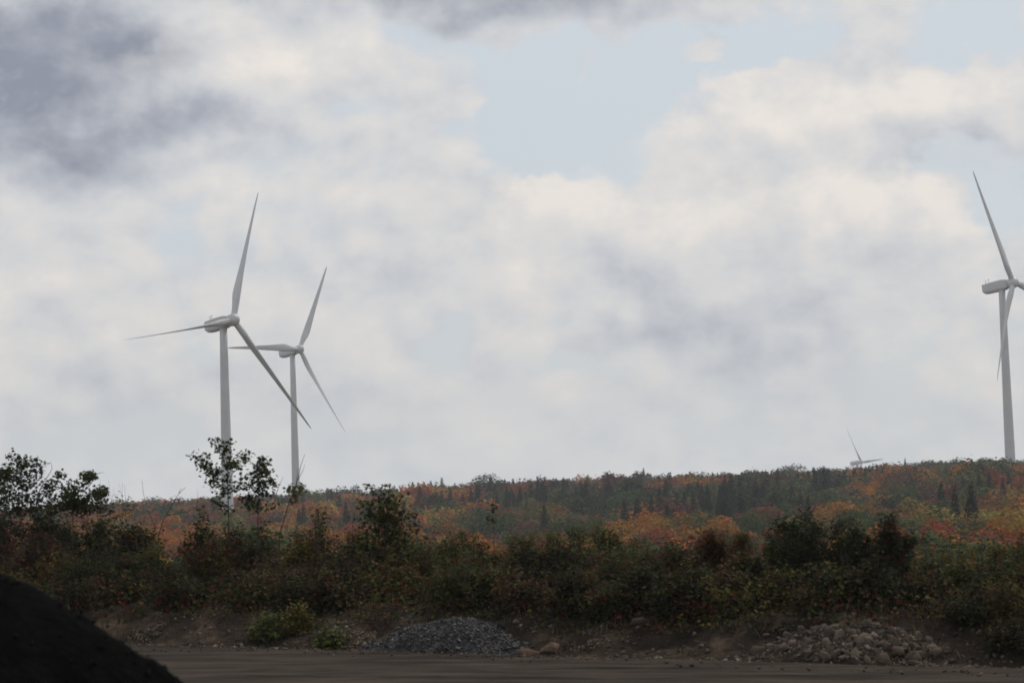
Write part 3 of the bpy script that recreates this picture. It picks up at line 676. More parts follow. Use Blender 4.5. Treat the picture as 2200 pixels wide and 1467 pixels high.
SH = [ # px, top, width px, t behind the edge, colour, style, mix, label
 (15, 1062, 230, 7.0, 'dark', 'round', None, 'tall dark green shrub at the left edge under the saplings'),
 (150, 1078, 210, 7.5, 'dark', 'round', [('green', .2)], 'dark green shrub below the leafy saplings on the left'),
 (265, 1072, 170, 6.00, 'dark', 'round', [('olive', .25)], 'rounded dark shrub right of the leafy saplings, topping the thicket'),
 (75, 1150, 210, 4.50, 'brown', 'round', [('red', .4), ('dark', .3)], 'reddish brown shrub in front of the tall dark one on the left'),
 (205, 1185, 190, 3.20, 'dark', 'round', [('green', .2)], 'very dark shrub above the black coal heap'),
 (330, 1165, 160, 4.40, 'green', 'round', [('olive', .4)], 'green shrub right of the very dark one, below bare twigs'),
 (430, 1092, 110, 6.50, 'dark', 'round', [('green', .3)], 'narrow dark shrub just left of the tall turbine foot'),
 (460, 1155, 180, 4.4, 'olive', 'round', [('red', .35), ('green', .3)], 'olive shrub flecked with red below the sapling in front of the tower'),
 (560, 1110, 140, 6.00, 'green', 'round', [('dark', .5)], 'green shrub around the foot of the second sapling'),
 (640, 1150, 110, 5.50, 'olive', 'round', [('yellow', .3), ('green', .3)], 'yellow flecked shrub under the leaning bare stem'),
 (690, 1090, 150, 6.50, 'dark', 'round', [('green', .4), ('brown', .2)], 'dark shrub with a notched top left of the dense leafy sapling'),
 (570, 1205, 200, 3.80, 'brown', 'round', [('olive', .4), ('red', .2)], 'brownish shrub low in the thicket below the second sapling'),
 (735, 1200, 210, 4.20, 'dark', 'round', [('green', .3), ('maroon', .2)], 'wide dark shrub low in the thicket below the dense leafy sapling'),
 (905, 1183, 130, 5.50, 'green', 'round', [('olive', .3), ('rust', .15)], 'green shrub with orange leaves right of the dense leafy sapling'),
 (890, 1240, 190, 3.20, 'olive', 'round', [('dark', .4), ('red', .2)], 'olive shrub above the brown dirt mound'),
 (1000, 1183, 170, 7.50, 'pale', 'round', [('green', .5)], 'pale green shrub at the back of the thicket in the middle'),
 (1075, 1203, 150, 6.00, 'brown', 'round', [('olive', .5)], 'brownish olive shrub around the thin bare twig'),
 (1045, 1255, 200, 3.40, 'maroon', 'round', [('dark', .4), ('olive', .25)], 'dark red shrub directly above the grey shale heap'),
 (1150, 1233, 170, 4.60, 'olive', 'round', [('dark', .4)], 'olive shrub right of the dark red one'),
 (1215, 1193, 150, 6.50, 'green', 'round', [('pale', .3)], 'green shrub at the back, left of the tall dark green one'),
 (1305, 1193, 160, 5.50, 'dark', 'round', [('green', .5)], 'tall dark green shrub in the middle right of the thicket'),
 (1210, 1275, 190, 3.09, 'dark', 'round', [('olive', .3)], 'low dark shrub above the reddish boulders'),
 (1320, 1265, 170, 2.87, 'olive', 'round', [('green', .3), ('yellow', .08)], 'low olive shrub spilling down the bank right of the boulders'),
 (1440, 1165, 190, 4.80, 'maroon', 'round', [('brown', .4)], 'dark maroon shrub with a feathery flat top'),
 (1535, 1140, 120, 5.00, 'rust', 'upright', [('dark', .55), ('maroon', .2)], 'slim rust tinted shrub with sloping sprays right of the maroon one'),
 (1460, 1275, 200, 2.43, 'dark', 'round', [('olive', .4), ('yellow', .06)], 'dark shrub growing down to the road edge'),
 (1600, 1195, 150, 4.60, 'green', 'round', [('rust', .2), ('dark', .4)], 'green shrub with orange leaves left of the upright dark ones'),
 (1600, 1290, 170, 2.87, 'dark', 'round', [('green', .3)], 'low dark shrub beside the upper end of the stone heap'),
 (1725, 1105, 190, 4.40, 'dark', 'upright', [('green', .3)], 'upright dark feathery shrub, left one of three'),
 (1825, 1112, 170, 4.20, 'dark', 'upright', [('green', .3)], 'upright dark feathery shrub, middle one of three'),
 (1915, 1105, 150, 4.00, 'dark', 'upright', [('red', .2)], 'upright dark feathery shrub with red tips, right one of three'),
 (1780, 1215, 260, 3.00, 'dark', 'round', [('olive', .25)], 'wide dark shrub below the three upright ones'),
 (1900, 1225, 200, 3.09, 'dark', 'round', [('green', .2)], 'dark shrub above the pale stone heap'),
 (2045, 1185, 190, 4.40, 'green', 'round', [('olive', .4), ('rust', .1)], 'green shrub right of the three upright dark ones'),
 (2150, 1205, 190, 4.20, 'dark', 'round', [('olive', .3), ('red', .1)], 'dark shrub flecked with olive at the right edge'),
 (2090, 1285, 220, 2.00, 'dark', 'round', [('brown', .3)], 'very dark low shrub right of the pale stone heap'),
 (2195, 1330, 200, 0.90, 'dark', 'round', [('brown', .4)], 'very dark shrub at the right edge down by the road'),
 (350, 1225, 190, 3.09, 'brown', 'round', [('olive', .4), ('dark', .4)], 'brownish low shrub above the bare dirt slope on the left'),
 (480, 1250, 190, 2.92, 'dark', 'round', [('olive', .3), ('red', .15)], 'dark low shrub above the bare dirt slope'),
 (640, 1265, 180, 2.76, 'dark', 'round', [('olive', .4)], 'dark low shrub left of the brown dirt mound'),
 (780, 1265, 150, 3.00, 'brown', 'round', [('dark', .5)], 'brownish low shrub behind the brown dirt mound'),
 (575, 1325, 75, 0.70, 'pale', 'round', [('green', .65)], 'small pale green weed at the road edge on the left'),
 (640, 1300, 80, 1.20, 'olive', 'round', [('yellow', .12)], 'small yellow green weed beside the pale one'),
 (700, 1375, 60, 0.40, 'pale', 'round', [('green', .5)], 'tiny green weed at the foot of the dirt mound'),
]
SH += [(1000, 1142, 130, 9.0, 'olive', 'round', [('green', .5), ('yellow', .06)], 'tall olive shrub at the back, left of the thin upright twig'), (1180, 1150, 130, 9.5, 'pale', 'upright', [('olive', .5)], 'tall pale green shrub at the back in the middle of the thicket'),
 (1245, 1132, 130, 9.0, 'green', 'round', [('pale', .4)], 'tall fresh green shrub at the back, left of the tallest green one'), (1308, 1116, 140, 8.5, 'pale', 'round', [('green', .6)], 'tallest fresh green shrub at the back of the thicket'), (1368, 1160, 110, 8.0, 'olive', 'round', [('rust', .15), ('green', .3)], 'olive shrub at the back, right of the tallest green one'),
 (1590, 1150, 120, 7.5, 'olive', 'upright', [('green', .4), ('rust', .12)], 'tall yellowish shrub at the back, right of the rust tinted one'), (2030, 1148, 140, 8.0, 'olive', 'round', [('green', .5), ('rust', .08)], 'tall olive shrub at the back, right of the three upright dark ones'), (2120, 1165, 140, 7.5, 'green', 'round', [('olive', .4)], 'tall green shrub at the back near the right edge'), (2195, 1150, 130, 7.5, 'olive', 'upright', [('green', .4), ('red', .1)], 'tall olive shrub at the back, cut by the right edge'),
 (110, 1070, 140, 8.5, 'dark', 'round', [('green', .3)], 'dark shrub filling the gap between the leafy saplings'), (215, 1066, 130, 8.0, 'dark', 'round', [('green', .3)], 'dark shrub right below the wide leafy sapling'), (-10, 1045, 120, 8.5, 'dark', 'round', [('green', .3)], 'dark shrub behind the sapling cut by the left edge'),
 (505, 1128, 120, 5.8, 'dark', 'round', [('green', .3), ('maroon', .15)], 'dark shrub around the foot of the slender sapling'), (85, 1098, 150, 6.0, 'dark', 'round', [('olive', .2)], 'dark shrub at the foot of the thin curved stem on the left'), (965, 1150, 120, 6.8, 'green', 'round', [('olive', .4)], 'tall narrow green shrub right of the dense leafy sapling'), (1115, 1160, 130, 7.2, 'olive', 'upright', [('green', .4), ('rust', .1)], 'tall olive shrub right of the thin upright twig'),
 (1385, 1185, 120, 6.0, 'olive', 'upright', [('green', .5)], 'tall olive shrub left of the dark maroon one'), (1660, 1150, 110, 5.5, 'green', 'upright', [('dark', .5), ('rust', .15)], 'tall green shrub left of the three upright dark ones'), (770, 1130, 110, 6.2, 'olive', 'round', [('yellow', .15), ('dark', .4)], 'olive shrub close beside the dense leafy sapling on its left')]
for i, (px, top, w, t, c, sty, mix, lab) in enumerate(SH): shrub(px, top, w, t, c, lab, 700+i, sty, mix, .62 if w < 100 else 1.0)
# filler shrubs: nothing in the picture tells these apart
rf = np.random.default_rng(5); FILL = []
for i in range(70):
    px = -60+i*34+rf.normal(0, 14); t = [1.9, 3.3, 5.4, 2.6, 4.4][i % 5]+rf.uniform(-.4, .4)
    FILL.append((px, t, 1280-21*t+rf.uniform(-24, 22)+(15 if 1600 < px < 2050 and t < 3 else 0), ['dark', 'olive', 'dark', 'brown', 'green'][int(rf.integers(5))]))
FP = [(230, 'above the black coal heap'), (480, 'above the dark bare mound'), (640, 'left of the brown dirt mound'), (880, 'above the brown dirt mound'), (1150, 'above the shale heap'), (1420, 'above the reddish boulders'), (1640, 'below the maroon shrub'), (2030, 'above the pale stone heap'), (9999, 'right of the pale stone heap')]
fam = {}
for f_ in FILL:
    pl = next(w for lim, w in FP if f_[0] < lim); fam.setdefault((f_[3], pl, 'front' if f_[1] < 2.9 else 'back'), []).append(f_)
k = 0
for (c, pl, row), lst in fam.items():
    for i, (px, t, top, c_) in enumerate(sorted(lst)):
        nm = dict(dark='dark green', olive='olive', brown='brownish', green='mid green')[c]
        if 230 < px < 470 and t < 2.3 or 640 < px < 900 and t < 2.3 or 1560 < px < 2040 and t < 2.3: continue          # bare dirt shows there
        shrub(px, top, 185 if t > 3 else 160, t, c, f'{nm} shrub in the {row} row {pl}'+(', '+RANK[i] if len(lst) > 1 else ''), 900+k, 'round', [('dark', .35), ('red', .12), ('olive', .15), ('brown', .15)], .85, 'filler shrubs low in the thicket'); k += 1
# weeds and fallen leaves covering the bank
und = Acc(); k = 80000; ru = np.random.default_rng(8)
ss = ru.uniform(-15, 15, k); tt_ = 1.3+ru.random(k)**.9*8.5; xx = ux[0]*ss+uy[0]*tt_; yy = 45.8+ux[1]*ss+uy[1]*tt_
keep = vnoise(xx*.9, yy*.9, 55)+.25*sstep(1, 3.5, tt_)+ru.normal(0, .1, k) > .55; xx, yy, tt_ = xx[keep], yy[keep], tt_[keep]; k = len(xx)
zz = terrain(xx, yy)+ru.random(k)**1.5*(.15+.5*sstep(1.0, 3, tt_))
cc = np.array([BP['dark'], BP['olive'], BP['brown'], BP['green'], BP['red'], BP['dark']])[(np.clip(vnoise(xx*.5, yy*.5, 77)*6+ru.normal(0, .9, k), 0, 5)).astype(int)]
leaves(und, np.stack([xx, yy, zz], 1), np.array([0, -.2, .8])+ru.normal(0, .6, (k, 3)), ru.uniform(.05, .12, k), tint(cc, k, .3, ru), KITE, None, ru)
kg = 9000; sg = ru.uniform(-15, 15, kg); tg = .3+ru.random(kg)**1.2*6; gxx = ux[0]*sg+uy[0]*tg; gyy = 45.8+ux[1]*sg+uy[1]*tg
kp = vnoise(gxx*1.3, gyy*1.3, 88)+ru.normal(0, .1, kg) > .5; gxx, gyy, tg = gxx[kp], gyy[kp], tg[kp]; kg = len(gxx)
gc = np.array([(.11, .085, .05), (.07, .055, .034), (.05, .05, .02), (.15, .12, .07)])[ru.integers(0, 4, kg)]
leaves(und, np.stack([gxx, gyy, terrain(gxx, gyy)], 1), np.array([0, -1.0, .1])+ru.normal(0, .5, (kg, 3)), ru.uniform(.15, .5, kg)*(.6+.6*sstep(1, 4, tg)), tint(gc, kg, .25, ru), (NARROW[0]*np.array([.22, 1, 1]), NARROW[1]), np.array([0, 0, 1.0])+ru.normal(0, .28, (kg, 3)), ru)
tag(und.obj('undergrowth', M_LEAF), 'low weeds and fallen leaves covering the bank under the shrubs', 'undergrowth', kind='stuff')

# ------------------------------------------------------------------ saplings and bare stems against the sky
def sapling(name, base_px, t, trunk_px, branches, label, seed, leaf=.088, cols=('dark', 'green'), per_m=78, rad=.018, cat='sapling', depth=.35):
    """trunk and branches follow the growth seen in the picture, spread in depth as a real crown is"""
    D = depth_at(base_px, t); x0, _, z0 = spot(base_px, t); r = np.random.default_rng(seed)
    root = empty(name, (x0, D, z0), label, cat, 'saplings standing up from the thicket'); o = np.array([x0, D, z0])
    tr = [np.array([0, 0, -.1])]+[at(px, py, D)-o for px, py in trunk_px]
    for q_ in tr[1:]: q_[1] += r.normal(0, .03)
    a = Acc(); a.add(*tube(tr, np.linspace(rad, .004, len(tr)), 6), (1, 1, 1)); a.obj('trunk', M_BARK, root)
    fol = Acc()
    for br in branches:
        pxs, leafy = br[0], br[1]; dy = r.normal(0, depth)
        pl = np.array([at(px, py, D)-o for px, py in pxs]); pl[:, 1] += np.linspace(0, dy, len(pl))
        b = Acc(); b.add(*tube(pl, np.linspace(.009, .003, len(pl)), 4), (1, 1, 1)); b.obj('branch', M_BARK, root)
        if leafy <= 0: continue
        seg = np.linalg.norm(np.diff(pl, axis=0), axis=1); L = seg.sum(); k = max(6, int(per_m*L*leafy))
        f0 = br[2] if len(br) > 2 else .1; f = r.uniform(f0, 1.04, k); cum = np.concatenate([[0], np.cumsum(seg)])/L
        # leaves sit in whorls along the twig
        f = np.where(r.random(k) < .8, np.round(f*L/.16)/(L/.16)+r.normal(0, .012, k), f); f = np.clip(f, f0, 1.05)
        base = np.stack([np.interp(f, cum, pl[:, j]) for j in range(3)], 1); sp = (.030+.030*leafy)
        Pn = base+r.normal(0, 1, (k, 3))*np.array([sp, sp*1.3, sp*.8])
        Nn = np.array([0, -.15, .75])+r.normal(0, .55, (k, 3)); ax = unit(Pn-base)+np.array([0, 0, -.35])
        c = np.array([BP[cols[0]], BP[cols[1]]])[(r.random(k) < .4).astype(int)]
        leaves(fol, Pn, Nn, leaf*r.uniform(.65, 1.25, k), tint(c, k, .25, r), MAPLE, ax, r)
    if fol.n: fol.obj('foliage', M_LEAF, root)
    return root
sapling('sapling', 492, 5.2, [(492, 1160), (491, 1100), (489, 1050), (490, 1010), (495, 985), (496, 965), (490, 945)],
 [([(489, 1062), (470, 1050), (452, 1030), (440, 1005)], 1.5), ([(489, 1050), (466, 1022), (448, 1000), (432, 990), (417, 978)], 1.3), ([(452, 1015), (440, 995), (430, 975)], .9),
  ([(489, 1035), (476, 1015), (462, 1008)], 1.3), ([(490, 1008), (485, 985), (476, 970), (466, 950)], 1.4), ([(492, 1000), (503, 995), (507, 1002)], 1.5),
  ([(488, 975), (486, 960), (492, 943)], 1.2), ([(466, 965), (464, 952), (465, 944)], .8), ([(491, 1035), (500, 1015), (512, 1004), (520, 990), (522, 975)], 1.3, .66),
  ([(489, 1090), (478, 1085), (464, 1076)], 1.1), ([(490, 1100), (486, 1095)], 1), ([(480, 1040), (476, 1052), (480, 1062)], 1.3)],
 'slender maple sapling standing in front of the tall turbine tower', 31)
sapling('sapling', 553, 5.4, [(553, 1165), (554, 1110), (556, 1060), (558, 1020), (556, 985)],
 [([(556, 1050), (540, 1042), (524, 1046), (507, 1050)], 1.5), ([(557, 1035), (540, 1030), (528, 1022), (518, 1024)], 1.2), ([(557, 1015), (552, 1005), (549, 1000)], 1.0),
  ([(556, 1025), (560, 1005), (558, 985)], 1.1), ([(560, 1000), (566, 992), (562, 984)], .9), ([(556, 1045), (570, 1040), (578, 1025), (576, 1008)], 1.3), ([(578, 1040), (584, 1044)], 1.2),
  ([(555, 1070), (538, 1068), (522, 1072)], 1.5), ([(555, 1075), (572, 1068), (580, 1060)], 1.4), ([(554, 1090), (540, 1088), (528, 1078)], 1.3), ([(554, 1095), (568, 1088), (582, 1085)], 1.2), ([(556, 1060), (556, 1050)], 1.6), ([(556, 1020), (562, 1016)], 1.4), ([(557, 1040), (562, 1052)], 1.4)],
 'bushy maple sapling between the two turbine towers of the left pair', 32)
sapling('bare_stem', 598, 5.4, [(600, 1150), (612, 1110), (622, 1075), (634, 1050), (642, 1020), (646, 1000), (655, 975)],
 [([(622, 1075), (630, 1062), (634, 1042), (638, 1005)], 0), ([(640, 1030), (648, 1010), (650, 995)], 0), ([(630, 1062), (624, 1052), (618, 1045)], 1.0, .5), ([(634, 1060), (634, 1045)], 1.6), ([(622, 1085), (628, 1082), (632, 1080)], 1.2, .3), ([(592, 1065), (602, 1045), (614, 1025)], 0)],
 'nearly bare leaning stem with a tuft of leaves before the smaller turbine tower', 33, cols=('olive', 'green'))
sapling('bare_stem', 340, 5.0, [(340, 1150), (352, 1115), (368, 1085), (384, 1060), (399, 1046)],
 [([(336, 1145), (325, 1110), (318, 1090), (309, 1062), (306, 1030)], 0), ([(332, 1130), (338, 1110)], 0), ([(358, 1108), (380, 1102), (405, 1098), (428, 1084)], 0), ([(368, 1085), (366, 1072)], 0), ([(384, 1060), (392, 1048)], 0), ([(318, 1090), (326, 1078)], 0)],
 'forked bare twigs with no leaves rising left of the tall turbine', 34, rad=.014)
sapling('sapling', 45, 6.6, [(46, 1130), (48, 1070), (45, 1030), (40, 1000), (36, 972)],
 [([(40, 1000), (32, 985), (20, 975)], 1.4), ([(42, 1010), (52, 995), (56, 985)], 1.4), ([(46, 1040), (30, 1025), (22, 1020)], 1.4), ([(46, 1035), (62, 1020), (67, 1000), (67, 982)], 1.3), ([(48, 1050), (72, 1035), (82, 1010), (88, 996)], 1.2),
  ([(46, 1070), (28, 1060), (14, 1050)], 1.5), ([(48, 1080), (64, 1072), (74, 1062)], 1.5), ([(46, 1025), (44, 1005)], 1.6), ([(48, 1060), (50, 1040)], 1.9), ([(47, 1095), (30, 1085)], 1.7), ([(48, 1100), (66, 1090)], 1.7), ([(74, 1100), (84, 1075), (90, 1050)], 1.1), ([(48, 1010), (48, 995)], 1.4)],
 'tall leafy sapling near the left edge with a tufted top', 35, depth=.5, per_m=120)
sapling('sapling', -6, 6.8, [(-4, 1130), (-4, 1070), (-2, 1020), (2, 1003)],
 [([(-3, 1040), (8, 1020), (16, 1012)], 1.6), ([(-3, 1060), (10, 1050), (20, 1040)], 1.5), ([(-2, 1025), (-14, 1010)], 1.5), ([(-4, 1080), (8, 1075)], 1.8), ([(-2, 1030), (0, 1006)], 1.8)],
 'leafy sapling half cut off by the left edge', 36, depth=.5, per_m=130)
sapling('sapling', 158, 6.2, [(156, 1140), (157, 1085), (155, 1055), (153, 1034)],
 [([(155, 1060), (140, 1055), (126, 1066)], 1.5), ([(155, 1045), (147, 1040), (142, 1046)], 1.4), ([(157, 1070), (172, 1050), (178, 1035), (184, 1022)], 1.4), ([(178, 1035), (186, 1025), (186, 1020)], 1.0, .6), ([(157, 1085), (178, 1072), (200, 1062), (214, 1050)], 1.5), ([(205, 1060), (222, 1055), (232, 1062)], 1.5), ([(157, 1090), (136, 1082), (122, 1084)], 1.6),
  ([(157, 1095), (180, 1088), (205, 1080)], 1.8), ([(157, 1080), (160, 1062)], 1.8), ([(190, 1045), (200, 1030), (206, 1018)], 0), ([(188, 1050), (196, 1028), (200, 1026)], .8, .85), ([(205, 1018), (208, 1012)], 0), ([(160, 1105), (190, 1096), (225, 1082)], 1.6), ([(165, 1085), (175, 1078)], 1.8)],
 'wide leafy sapling right of the tufted one on the left', 37, depth=.5, per_m=120)
sapling('bare_stem', 78, 6.4, [(72, 1120), (80, 1065), (92, 1038), (104, 1020), (112, 1006), (108, 990)],
 [([(88, 1050), (104, 1045), (112, 1042)], 1.3, .6), ([(112, 1042), (122, 1040)], 1.6), ([(100, 1095), (106, 1070), (112, 1050)], .7), ([(118, 1042), (130, 1032), (138, 1018)], .9, .8), ([(112, 1050), (110, 1062)], 1.3)],
 'thin curved stem with few leaves between the leafy saplings on the left', 38)
sapling('sapling', 832, 5.0, [(828, 1240), (830, 1170), (828, 1110), (822, 1070), (818, 1046)],
 [([(822, 1080), (808, 1060), (792, 1048), (778, 1043)], 1.0), ([(824, 1075), (830, 1058), (828, 1046)], 1.1), ([(826, 1090), (845, 1075), (852, 1062), (860, 1065)], 1.1), ([(824, 1095), (800, 1085), (776, 1075)], 1.2), ([(828, 1110), (800, 1100), (776, 1098)], 1.8), ([(828, 1105), (850, 1092), (864, 1085)], 1.8),
  ([(828, 1125), (800, 1118), (772, 1122)], 2), ([(829, 1125), (855, 1112), (880, 1108)], 2), ([(829, 1145), (800, 1140), (770, 1150)], 2), ([(829, 1145), (858, 1135), (892, 1138)], 2), ([(829, 1165), (800, 1162), (768, 1170)], 2), ([(829, 1165), (862, 1160), (885, 1165)], 2), ([(826, 1090), (824, 1075)], 1.8), ([(829, 1130), (829, 1110)], 2), ([(829, 1180), (852, 1185), (878, 1190)], 1.8), ([(829, 1150), (829, 1130)], 2), ([(829, 1180), (806, 1185), (780, 1195)], 1.8), ([(829, 1105), (812, 1112)], 1.8), ([(829, 1120), (846, 1126)], 1.8)],
 'dense leafy sapling standing above the thicket left of the middle', 39, cols=('dark', 'olive'), depth=.45)
sapling('bare_stem', 1062, 5.5, [(1062, 1200), (1060, 1140), (1058, 1090), (1062, 1050), (1066, 1034)], [([(1058, 1095), (1064, 1085)], .4), ([(1060, 1120), (1054, 1110)], .5)],
 'single thin upright twig rising from the thicket in the middle', 40, rad=.010)

# ================================================================== stones, shale heap, dirt, coal
def hull_rock(seed, flat=1.0, n=15):
    r = np.random.default_rng(seed); bm = bmesh.new(); p = unit(r.normal(size=(n, 3)))*r.uniform(.8, 1.05, (n, 1))*np.array([1, r.uniform(.65, .95), flat*r.uniform(.5, .8)])
    for q_ in p: bm.verts.new(q_)
    res = bmesh.ops.convex_hull(bm, input=bm.verts); bmesh.ops.delete(bm, geom=[g for g in res['geom_interior'] if isinstance(g, bmesh.types.BMVert)], context='VERTS')
    bmesh.ops.bevel(bm, geom=list(bm.edges), offset=.05, segments=1, affect='EDGES') if flat == 1.0 and seed % 4 == 0 else None
    bmesh.ops.triangulate(bm, faces=bm.faces); bm.verts.index_update()
    v = np.array([q_.co[:] for q_ in bm.verts]); t = np.array([[q_.index for q_ in f.verts] for f in bm.faces]); bm.free(); return v, t
ROCKS = [hull_rock(20+i) for i in range(8)]; SLABS = [hull_rock(60+i, .38) for i in range(6)]; CHIPS = [hull_rock(121+2*i, .36, 8) for i in range(6)]; PEBBLES = [hull_rock(141+2*i, .99, 8) for i in range(6)]
def rock_mesh(g, col, mat, name='rock'): return mesh_from(name, g[0], g[1], np.broadcast_to(np.array(col, float), (len(g[0]), 3)), mat)
PALE = [(.16, .123, .09), (.24, .19, .145), (.13, .105, .085), (.10, .08, .066), (.155, .115, .084)]
PALE_M = [[rock_mesh(g, c, M_STONE) for g in ROCKS] for c in PALE]
rr = np.random.default_rng(3)
def mound(px0, px1, py_top, t0, t1, name, label, mat, seed, skew=.5, peak=1.0):
    """heap of loose ground resting on the bank"""
    r = np.random.default_rng(seed); pc = (px0+px1)/2; tm = (t0+t1)/2; x, D, z = spot(pc, tm); w = (px1-px0)/2*D/FPX; dp = (t1-t0)/2
    zt = at(pc, py_top, D)[2]-plane_z(x); n = 64; u = np.linspace(-1, 1, n); U, V = np.meshgrid(u, u); rad = np.sqrt(U**2+V**2)
    xs = x+(U*w*ux[0]+V*dp*uy[0]); ys = D+(U*w*ux[1]+V*dp*uy[1])
    hgt = np.clip(1-np.maximum(rad+.3*fbm(U*2+seed, V*2, seed, 3), 0)**1.5, -.5, 1)*float(zt)*peak
    zz = np.maximum(plane_z(xs)+hgt, terrain(xs, ys)-.25)+.22*fbm(xs*2.2, ys*2.2, seed+3, 4)+.09*fbm(xs*8, ys*8, seed+9, 3)
    zz = np.where(rad > 1, np.minimum(zz, terrain(xs, ys)-.12), zz)
    idx = np.arange(n*n).reshape(n, n); q_ = np.stack([idx[:-1, :-1], idx[:-1, 1:], idx[1:, 1:], idx[1:, :-1]], -1).reshape(-1, 4)
    root = empty(name, (x, D, plane_z(x)), label, 'mound'); o = np.array([x, D, float(plane_z(x))])
    me = mesh_from('heap', np.stack([xs, ys, zz], -1).reshape(-1, 3)-o, np.concatenate([q_[:, [0, 1, 2]], q_[:, [0, 2, 3]]]), None, mat, True)
    link(bpy.data.objects.new('heap', me), root)
    ok = (rad < .93) & (zz > terrain(xs, ys)+.01)
    return root, o, np.stack([xs, ys, zz], -1)[ok], w
def scatter_parts(root, o, surf, meshes, n, smin, smax, name, seed, sink=.3, tiltamp=.5, power=2.0):
    r = np.random.default_rng(seed)
    for i in range(n):
        p = surf[r.integers(len(surf))]+r.normal(0, .03, 3)*np.array([1, 1, 0]); s = smin+(smax-smin)*r.random()**power
        ob = link(bpy.data.objects.new(name, meshes[int(r.integers(len(meshes)))]), root)
        ob.location = tuple(p-o+np.array([0, 0, s*sink])); ob.scale = (s, s*r.uniform(.7, 1.1), s*r.uniform(.7, 1.1)); ob.rotation_euler = (r.normal(0, tiltamp), r.normal(0, tiltamp), r.random()*6.28)
def scatter_stuff(root, o, surf, geoms, n, smin, smax, cols, mat, name, seed, tiltamp=.6):
    r = np.random.default_rng(seed); a = Acc()
    for i in range(n):
        g = geoms[int(r.integers(len(geoms)))]; s = smin+(smax-smin)*r.random()**2; p = surf[int(r.integers(len(surf)))]+np.append(r.normal(0, .04, 2), s*.2)
        e = Matrix.Rotation(r.random()*6.28, 3, 'Z') @ Matrix.Rotation(r.normal(0, tiltamp), 3, 'X') @ Matrix.Rotation(r.normal(0, tiltamp), 3, 'Y')
        a.add((g[0]*s)@np.array(e).T+p-o, g[1], np.array(cols[int(r.integers(len(cols)))])*math.exp(r.normal(0, .25)))
    ob = a.obj(name, mat, root); ob['kind'] = 'stuff'; return ob
M_DIRT = mat_surf('brown_dirt', (.040, .029, .019), (.095, .068, .042), 1.6, .95, bump=.03, bscale=14, spec=.04)
M_SHGND = mat_surf('shale_ground', (.020, .020, .021), (.060, .059, .060), 6, .7, bump=.03, bscale=20)
# pale stone heap on the right
root, o, surf, w = mound(1560, 2130, 1345, -.4, 3.0, 'stone_heap', 'heap of pale tan broken stones at the road edge on the right', M_SOIL, 4)
flat_m = [m for l in PALE_M for m in l]
scatter_parts(root, o, surf, flat_m, 290, .03, .20, 'stone', 41, .1, .7, 2.6)
scatter_stuff(root, o, surf, PEBBLES, 2600, .012, .06, PALE, M_STONE, 'rubble', 42)
# grey shale heap
root, o, surf, w = mound(735, 1225, 1326, -.3, 2.5, 'shale_heap', 'dark grey heap of shale chips in the middle of the bank', M_SHGND, 7, peak=.98)
GREY = [(.040, .037, .034), (.024, .023, .023), (.11, .103, .095), (.036, .031, .028), (.065, .053, .043)]
sm = [rock_mesh(g, c, M_SHALE, 'slab') for c in GREY for g in SLABS[:4]]
scatter_parts(root, o, surf, sm, 170, .04, .13, 'slab', 43, .05, .8, 2.4)
scatter_stuff(root, o, surf, CHIPS, 8000, .012, .05, GREY, M_SHALE, 'chips', 44, .7)
# brown dirt mounds
BR = [(.16, .12, .085), (.10, .08, .06), (.22, .18, .14)]
root, o, surf, w = mound(640, 900, 1330, .2, 3.0, 'dirt_mound', 'brown dirt mound with small stones left of the shale heap', M_DIRT, 12)
scatter_stuff(root, o, surf, PEBBLES, 700, .012, .06, BR, M_STONE, 'rubble', 45)
root, o, surf, w = mound(250, 480, 1330, .3, 3.2, 'dirt_mound', 'dark bare dirt mound behind the black coal heap', M_SOIL, 14)
scatter_stuff(root, o, surf, PEBBLES, 500, .012, .055, BR, M_STONE, 'rubble', 46)
root, o, surf, w = mound(1180, 1420, 1345, .4, 3.0, 'dirt_mound', 'reddish dirt mound right of the shale heap under low shrubs', M_DIRT, 16)
scatter_stuff(root, o, surf, PEBBLES, 400, .012, .06, BR, M_STONE, 'rubble', 47)
def boulder(px, py, wpx, t, col, label, seed, mat=M_STONE, name='boulder', sc3=(1, .8, .8), geom=None):
    D = depth_at(px, t); p = at(px, py, D); s = wpx*D/FPX/2
    ob = link(bpy.data.objects.new(name, rock_mesh(geom or hull_rock(seed), col, mat, name))); tag(ob, label, 'boulder')
    z = max(T(p[0], D), p[2]-s*.5) if t > .3 else float(plane_z(p[0]))
    ob.location = (p[0], D, z+s*.28); ob.scale = (s*sc3[0], s*sc3[1], s*sc3[2]); ob.rotation_euler = (.1, .15, seed*1.3)
boulder(1137, 1388, 62, .1, (.20, .125, .085), 'reddish tilted boulder at the right foot of the shale heap', 82, sc3=(1, .7, .8))
boulder(1182, 1384, 66, .5, (.24, .17, .12), 'rounded tan boulder beside the reddish tilted one', 84, sc3=(1, .8, .6))
boulder(462, 1385, 26, .0, (.30, .20, .13), 'small orange tan stone at the road edge on the left', 86)
boulder(325, 1393, 34, -.1, (.30, .25, .20), 'flat pale stone at the road edge beside the coal heap', 88, sc3=(1, .7, .4))
boulder(1100, 1405, 40, -.1, (.045, .045, .05), 'dark grey block at the foot of the shale heap', 90)
boulder(760, 1385, 30, .1, (.16, .12, .09), 'small brown stone at the foot of the brown dirt mound', 92)
boulder(1370, 1330, 40, 1.3, (.11, .085, .07), 'dark brown stone half hidden under the low olive shrub', 94)
